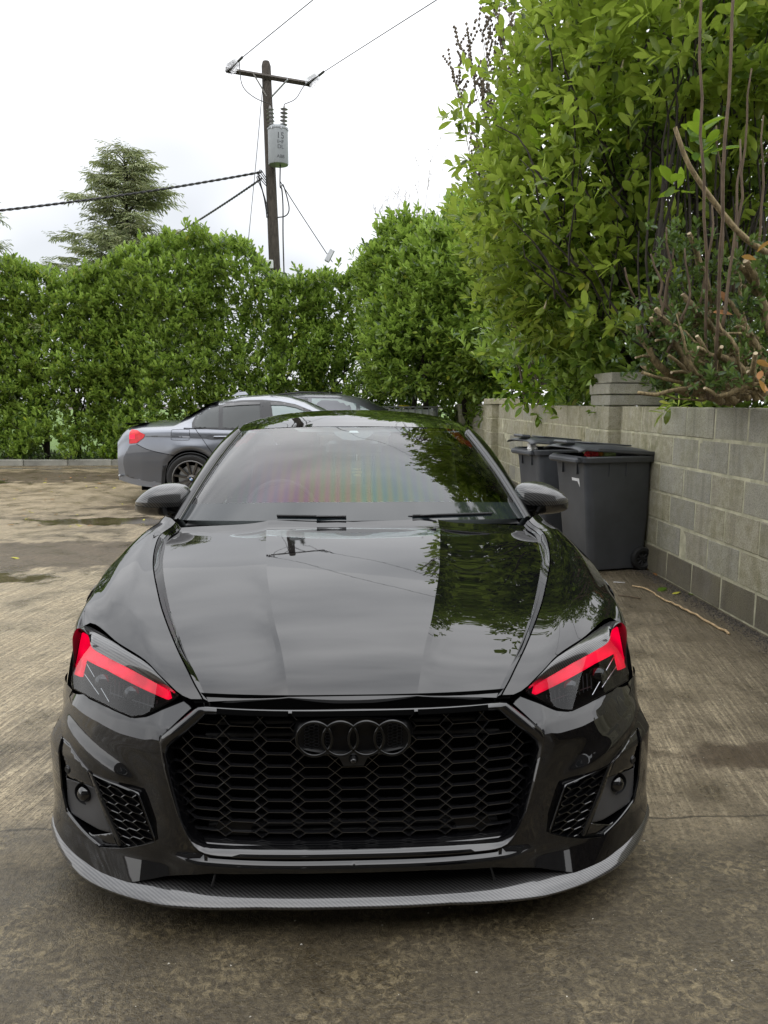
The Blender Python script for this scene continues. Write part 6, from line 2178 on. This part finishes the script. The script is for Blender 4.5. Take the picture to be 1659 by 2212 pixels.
# ------------------------------------------------------------------ wheelie bins
def wheelie_bin(loc, rz, label, lid_open, marks):
    t = empty('wheelie_bin', loc, rz); tag(t, label, 'bin', 'wheelie bins by the wall')
    # local x: front (-) to hinge (+); y: across
    L, W, H_ = .66, .56, .98
    def ring(k, z, ex=0.0, n=5):
        l, w = (L / 2 + ex) * k[0], (W / 2 + ex) * k[1]; c = .055; pts = []
        for (sx, sy, a0_) in ((-1, -1, math.pi), (1, -1, 1.5 * math.pi), (1, 1, 0), (-1, 1, .5 * math.pi)):
            for q in range(n):
                a = a0_ + math.pi / 2 * q / (n - 1)
                pts.append((sx * (l - c) + c * math.cos(a) + (.03 if k[0] < .9 else 0), sy * (w - c) + c * math.sin(a), z))
        return pts + [pts[0]]
    rows_ = [ring((.78, .84), .02), ring((.80, .85), .05), ring((.88, .92), .50), ring((.955, .965), .90), ring((.96, .97), .925), ring((1, 1), .93, .012), ring((1, 1), .955, .018), ring((1, 1), H_ - .01, .020), ring((1, 1), H_, .014), ring((.97, .97), H_), ring((.95, .95), .90), ring((.80, .85), .12), ring((.2, .2), .10)]
    MB().grid(rows_, flip=True).build('tub', M['bin'], t, smooth=True, angle=32)
    # front grip rim dips forward
    MB().box((-L / 2 - .035, 0, H_ - .035), (.06, W * .86, .05), bev=.015).build('front_grip', M['bin'], t)
    for yy in np.linspace(-W / 2 - .002, W / 2 + .002, 2):
        for xx in (-.10, .06): MB().box((xx, yy * .955, .87), (.012, .016, .11)).build('rib', M['bin'], t)
    for yy in (-.12, .12): MB().box((-L / 2 * .955, yy, .875), (.018, .012, .10)).build('rib', M['bin'], t)
    MB().tube([(L / 2 + .05, -W / 2 - .01, H_ - .01), (L / 2 + .05, W / 2 + .01, H_ - .01)], .020, 10).build('hinge_handle', M['bin'], t, smooth=True)
    for yy in (-W / 2 + .04, W / 2 - .04): MB().box((L / 2 + .02, yy, H_ - .02), (.09, .04, .05), bev=.012).build('hinge_bracket', M['bin'], t)
    ld = empty('lid', (L / 2 + .05, 0, H_ + .01), parent=t); ld.rotation_euler = (0, lid_open, 0)
    rws = []
    for u in np.linspace(0, 1, 12):
        x_ = -.03 - .76 * u
        zc_ = .028 * math.sin(math.pi * min(1, u * 1.02)) + .022
        e = .0 if 0 < u < 1 else .02
        rws.append([(x_, (W / 2 + .02) * k, zc_ * (1 - k ** 8) - (.012 if abs(k) > .99 else 0) - e) for k in (-1, -.985, -.9, -.6, -.2, .2, .6, .9, .985, 1)])
    lo = MB().grid(rws, flip=False).build('lid_panel', M['bin'], ld, smooth=True, angle=40); solidify(lo, .006)
    MB().box((-.03 - .73, 0, .045), (.10, .22, .03), bev=.012).build('lid_handle', M['bin'], ld)
    MB().box((-.40, 0, .052), (.40, .30, .012), bev=.006).build('lid_ridge', M['bin'], ld)
    MB().box((-.30, -W / 2 - .018, .004), (.62, .010, .03), bev=.004).build('lid_skirt', M['bin'], ld)
    for sy in (-1, 1):
        w = empty('wheel', (L / 2 - .075, sy * (W / 2 - .025), .10), parent=t)
        A = Matrix.Rotation(R(90), 4, 'X')
        MB().lathe([(.062, .022), (.070, .028), (.092, .026), (.10, .012), (.10, -.012), (.092, -.026), (.07, -.028), (.062, -.022)], 36, A).build('tyre', M['rubber'], w, smooth=True, angle=40)
        MB().lathe([(.0001, .016), (.018, .016), (.020, .006), (.052, .004), (.056, .016), (.064, .020)], 30, A).build('rim', M['matt'], w, smooth=True, angle=30)
        MB().lathe([(.0001, -.016), (.018, -.016), (.020, -.006), (.052, -.004), (.056, -.016), (.064, -.020)], 30, A).build('rim', M['matt'], w, smooth=True, angle=30)
        for q in range(8):
            a = q * math.pi / 4
            MB().box((.037 * math.cos(a), -.012 if sy < 0 else .012, .037 * math.sin(a)), (.036, .010, .007), rot=(0, -a, 0)).build('spoke', M['greyplastic'], w)
    MB().tube([(L / 2 - .075, -W / 2 + .03, .10), (L / 2 - .075, W / 2 - .03, .10)], .012, 8).build('axle', M['steel'], t)
    # worn white print on the front panel
    fx = lambda z, o=.003: -(L / 2) * np.interp(z, [.05, .50, .90], [.80, .88, .955]) + .03 * (1 if z < .6 else .0) * 0 - o + np.interp(z, [.05, .5, .9], [.03, .03, 0])
    for pl in marks:
        v = [(fx(z) - .002, y_, z) for y_, z in pl]
        mesh_obj('white_mark', v, [tuple(range(len(v)))], M['white'], t)
    return t
BR = R(14)
near_bin = wheelie_bin((2.13, 6.56, 0), BR, 'nearer dark grey wheelie bin with rubbish showing under its raised lid', R(4.2),
    [[(-.14, .79), (-.02, .79), (-.02, .765), (-.11, .765)], [(-.14, .79), (-.11, .765), (-.14, .715)], [(-.14, .67), (-.05, .565), (-.14, .565)]])
far_bin = wheelie_bin((1.98, 7.50, 0), R(10), 'farther dark grey wheelie bin with a white bag caught under its lid', R(5), [[(.0, .70), (.10, .70), (.10, .69), (.0, .69)], [(-.02, .675), (.12, .675), (.12, .663), (-.02, .663)]])
def lump(name, c, r, mat, lab, cat, seed, sc=(1, 1, 1)):
    bm = bmesh.new(); bmesh.ops.create_icosphere(bm, subdivisions=3, radius=r)
    rr = np.random.default_rng(seed); ph = rr.uniform(0, 6, 6)
    for v in bm.verts:
        p = v.co.normalized()
        k = 1 + .16 * math.sin(p.x * 5 + ph[0]) + .14 * math.sin(p.y * 7 + ph[1]) + .12 * math.sin(p.z * 9 + p.x * 4 + ph[2]) + .05 * math.sin(p.x * 19 + p.y * 13 + ph[3])
        v.co = Vector((v.co.x * sc[0] * k, v.co.y * sc[1] * k, v.co.z * sc[2] * k))
    me = bpy.data.meshes.new(name); bm.to_mesh(me); bm.free(); me.materials.append(mat)
    o = bpy.data.objects.new(name, me); o.location = c; COL.objects.link(o)
    return tag(o, lab, cat)
bpy.context.view_layer.update()
def bl_(b, x, y, z): return tuple(b.matrix_world @ Vector((x, y, z)))
M['r_red'] = simple('red_wrapper', (.55, .02, .03), .35, var=.3, vs=30)
M['r_org'] = simple('orange_packaging', (.65, .28, .04), .4, var=.3, vs=30)
M['r_grn'] = simple('pale_green_carton', (.42, .55, .22), .5, var=.5, vs=40)
M['r_wht'] = simple('white_bag_plastic', (.62, .62, .60), .3, var=.15, vs=30)
M['r_gry'] = simple('grey_bin_bag', (.22, .23, .25), .3, var=.4, vs=20)
lump('crumpled_wrapper', bl_(near_bin, -.24, -.20, .995), .045, M['r_red'], 'crumpled red wrapper in the nearer bin, by its front corner', 'rubbish', 1, (1.3, .8, .7))
lump('green_wrapper', bl_(near_bin, -.25, -.13, 1.02), .035, M['r_grn'], 'small green wrapper just behind the red one in the nearer bin', 'rubbish', 2, (1, .8, .5))
lump('orange_packet', bl_(near_bin, -.16, -.20, 1.0), .036, M['r_org'], 'orange packet beside the red wrapper in the nearer bin', 'rubbish', 3, (1, .8, .8))
cc = MB().lathe([(.0001, .05), (.030, .05), (.033, .045), (.033, -.045), (.030, -.05), (.0001, -.05)], 20, Matrix.Translation(bl_(near_bin, -.07, -.20, .995)) @ Matrix.Rotation(R(80), 4, 'Y')).build('tin_can', M['r_grn'], smooth=True, angle=40)
tag(cc, 'pale tin can lying between the orange packet and the bags in the nearer bin', 'can')
lump('bin_bag', bl_(near_bin, .06, -.14, .985), .075, M['r_gry'], 'grey rubbish bag bulging under the middle of the nearer bin lid', 'bag', 5, (1.4, 1, .6))
lump('paper_scrap', bl_(near_bin, .21, -.22, .99), .035, M['r_wht'], 'white paper scrap near the hinge side of the nearer bin', 'paper', 6, (1.5, .6, .4))
lump('plastic_bag', bl_(far_bin, -.34, -.17, .985), .06, M['r_wht'], 'crumpled white plastic bag hanging from the corner of the farther bin', 'bag', 7, (.7, 1, .9))

# ------------------------------------------------------------------ litter on the yard
q = [at(1366, 1268, 5.76), at(1395, 1279, 5.7), at(1412, 1283, 5.6), at(1425, 1300, 5.4), at(1470, 1325, 5.1), at(1520, 1348, 4.8), at(1575, 1371, 4.52)]
q = np.array([[p[0], p[1], 0] for p in [np.array((2.144, 5.763, 0)), np.array((2.20, 5.66, 0)), np.array((2.23, 5.56, 0)), np.array((2.215, 5.38, 0)), np.array((2.245, 5.10, 0)), np.array((2.28, 4.80, 0)), np.array((2.295, 4.507, 0))]])
q[:, 2] = .012 + .006 * np.sin(np.arange(7) * 2.0)
tg = MB().tube(resample(q, 26) + rng.normal(size=(26, 3)) * .0022, [.0055 + .0035 * k / 25 for k in range(26)], 7).build('fallen_twig', simple('pale_stripped_twig', (.42, .30, .16), .7, var=.35, vs=25), smooth=True)
tag(tg, 'long pale crooked twig lying on the concrete beside the wall', 'twig')
def gp(px, py):
    d = FW + RT * (px - 829.5) / 1661 - UP * (py - 1106) / 1661
    t = -EYE / d[2]; p = d * t; return np.array([p[0], p[1], 0])
a, b = gp(1335, 1288), gp(1384, 1294)
tag(MB().tube([a + np.array([0, 0, .006]), (a + b) / 2 + np.array([0, 0, .009]), b + np.array([0, 0, .006])], .004, 6).build('fallen_twig', M['stem_brown'], smooth=True), 'short brown twig left of the long pale twig', 'twig')
a, b = gp(1325, 1259), gp(1350, 1260)
tag(MB().tube([a + np.array([0, 0, .006]), b + np.array([0, 0, .006])], .003, 6).build('fallen_twig', M['white'], smooth=True), 'tiny white stick on the ground in front of the nearer bin', 'twig')
M['leaf_fallen'] = leaf_mat('fallen_yellow_leaf', (.50, .46, .04), (.62, .60, .08), None, rough=.5)
fm = {}
for nm, mt in (('y', 'leaf_fallen'), ('d', 'leaf_dry'), ('g', 'leaf_bright')):
    me = bpy.data.meshes.new('fallen_leaf'); me.from_pydata([tuple(p) for p in LV], [], [tuple(int(i) for i in f_) for f_ in LF]); me.materials.append(M[mt]); me.shade_smooth(); fm[nm] = me
def fallen(px, py, k, s_, lab, group=None):
    p = gp(px, py); o = bpy.data.objects.new('fallen_leaf', fm[k]); o.location = (p[0], p[1], .010); o.scale = (s_,) * 3
    o.rotation_euler = (random.uniform(-.15, .15), random.uniform(-.25, .25), random.uniform(0, 6.28)); COL.objects.link(o)
    tag(o, lab, 'leaf', group)
fallen(24, 1206, 'y', .10, 'bright yellow fallen leaf alone at the left edge of the yard')
fallen(290, 1194, 'd', .12, 'pale fallen leaf on the wet patch just left of the coupe')
fallen(1440, 1272, 'g', .13, 'long yellow-green fallen leaf nearest the bin of three by the wall foot')
fallen(1470, 1281, 'y', .10, 'yellow fallen leaf in the middle of three by the wall foot')
fallen(1487, 1286, 'g', .09, 'green fallen leaf farthest from the bin of three by the wall foot')
for i, (px, py) in enumerate(((1385, 1225), (1392, 1230), (1400, 1228), (1410, 1240))): fallen(px, py, 'd', .12, 'brown dried leaf in the small heap beside the bin wheel', 'brown dried leaves heaped beside the bin wheel')
for i in range(46):
    px, py = random.uniform(5, 340), random.uniform(1025, 1140)
    fallen(px, py, random.choice('yyd'), random.uniform(.04, .075), 'tiny fallen leaf scattered over the far left of the yard', 'tiny fallen leaves scattered over the far left of the yard')
# grit and crumbs gathered along the wall foot and over the slab
pv_, pf_ = [], []
def pebble(x, y, s_):
    n0 = len(pv_)
    for c in ((1, 0, 0), (-.5, .8, 0), (-.6, -.7, 0), (.1, .1, .75)): pv_.append((x + c[0] * s_ * random.uniform(.6, 1.2), y + c[1] * s_ * random.uniform(.6, 1.2), c[2] * s_ * random.uniform(.5, 1)))
    pf_.extend([(n0, n0 + 1, n0 + 3), (n0 + 1, n0 + 2, n0 + 3), (n0 + 2, n0, n0 + 3)])
for i in range(5200):
    y = random.uniform(2.6, 8.5); pebble(wall_x(y) - .02 - abs(random.gauss(0, .06)), y, random.uniform(.003, .011))
tag(mesh_obj('grit', pv_, pf_, simple('dark_grit', (.055, .048, .040), .8, var=.6, vs=60)), kind='stuff')
pv_, pf_ = [], []
for i in range(900):
    pebble(random.uniform(-3.5, 2.3), random.uniform(1.3, 9) , random.uniform(.0015, .0045))
tag(mesh_obj('pale_chippings', pv_, pf_, simple('pale_chipping', (.42, .40, .34), .8, var=.4, vs=60)), kind='stuff')
# undergrowth seen below the far hedge
pv_, pf_ = [], []
k = 2600
P = np.stack([rng.uniform(-9, 2.3, k), rng.uniform(18.0, 20.0, k), rng.uniform(.08, .2, k)], 1)
P2, D2, S2 = cluster_leaves(P, rng.normal(size=(k, 3)) * .6 + np.array([0, 0, 1]), 3, 1.1, .09)
batch('undergrowth', P2, D2, S2, M['leaf_small'], None)

# ------------------------------------------------------------------ added building, out of view, that darkens the reflections and the foreground
added_house = empty('added_house', (0, -2.9, 0)); tag(added_house, 'added plain grey building out of view behind the viewer, darkening the reflections', 'added_house')
M['render'] = simple('grey_render', (.10, .095, .088), .85, var=.2, vs=1.5, bump=(30, .5, .004))
M['slate'] = simple('dark_slate_roof', (.035, .037, .042), .6, var=.2, vs=6)
MB().box((0, -2.5, 2.5), (15, 5, 5.0)).build('wall', M['render'], added_house)
MB().add([(-7.9, .35, 4.95), (7.9, .35, 4.95), (7.9, -2.5, 6.6), (-7.9, -2.5, 6.6), (7.9, -5.4, 4.95), (-7.9, -5.4, 4.95)], [(0, 1, 2, 3), (3, 2, 4, 5), (1, 4, 2), (0, 3, 5), (0, 5, 4, 1)]).build('roof', M['slate'], added_house)
for x_ in (-4.6, -1.4, 4.4):
    f_ = MB().box((x_, .03, 1.65), (1.5, .08, 1.2), bev=.02).build('window', M['white'], added_house)
    MB().box((x_, .08, 1.65), (1.36, .02, 1.06)).build('pane', M['tint'], f_)
d_ = MB().box((1.5, .03, 1.05), (.95, .08, 2.05), bev=.02).build('door', M['void'], added_house)
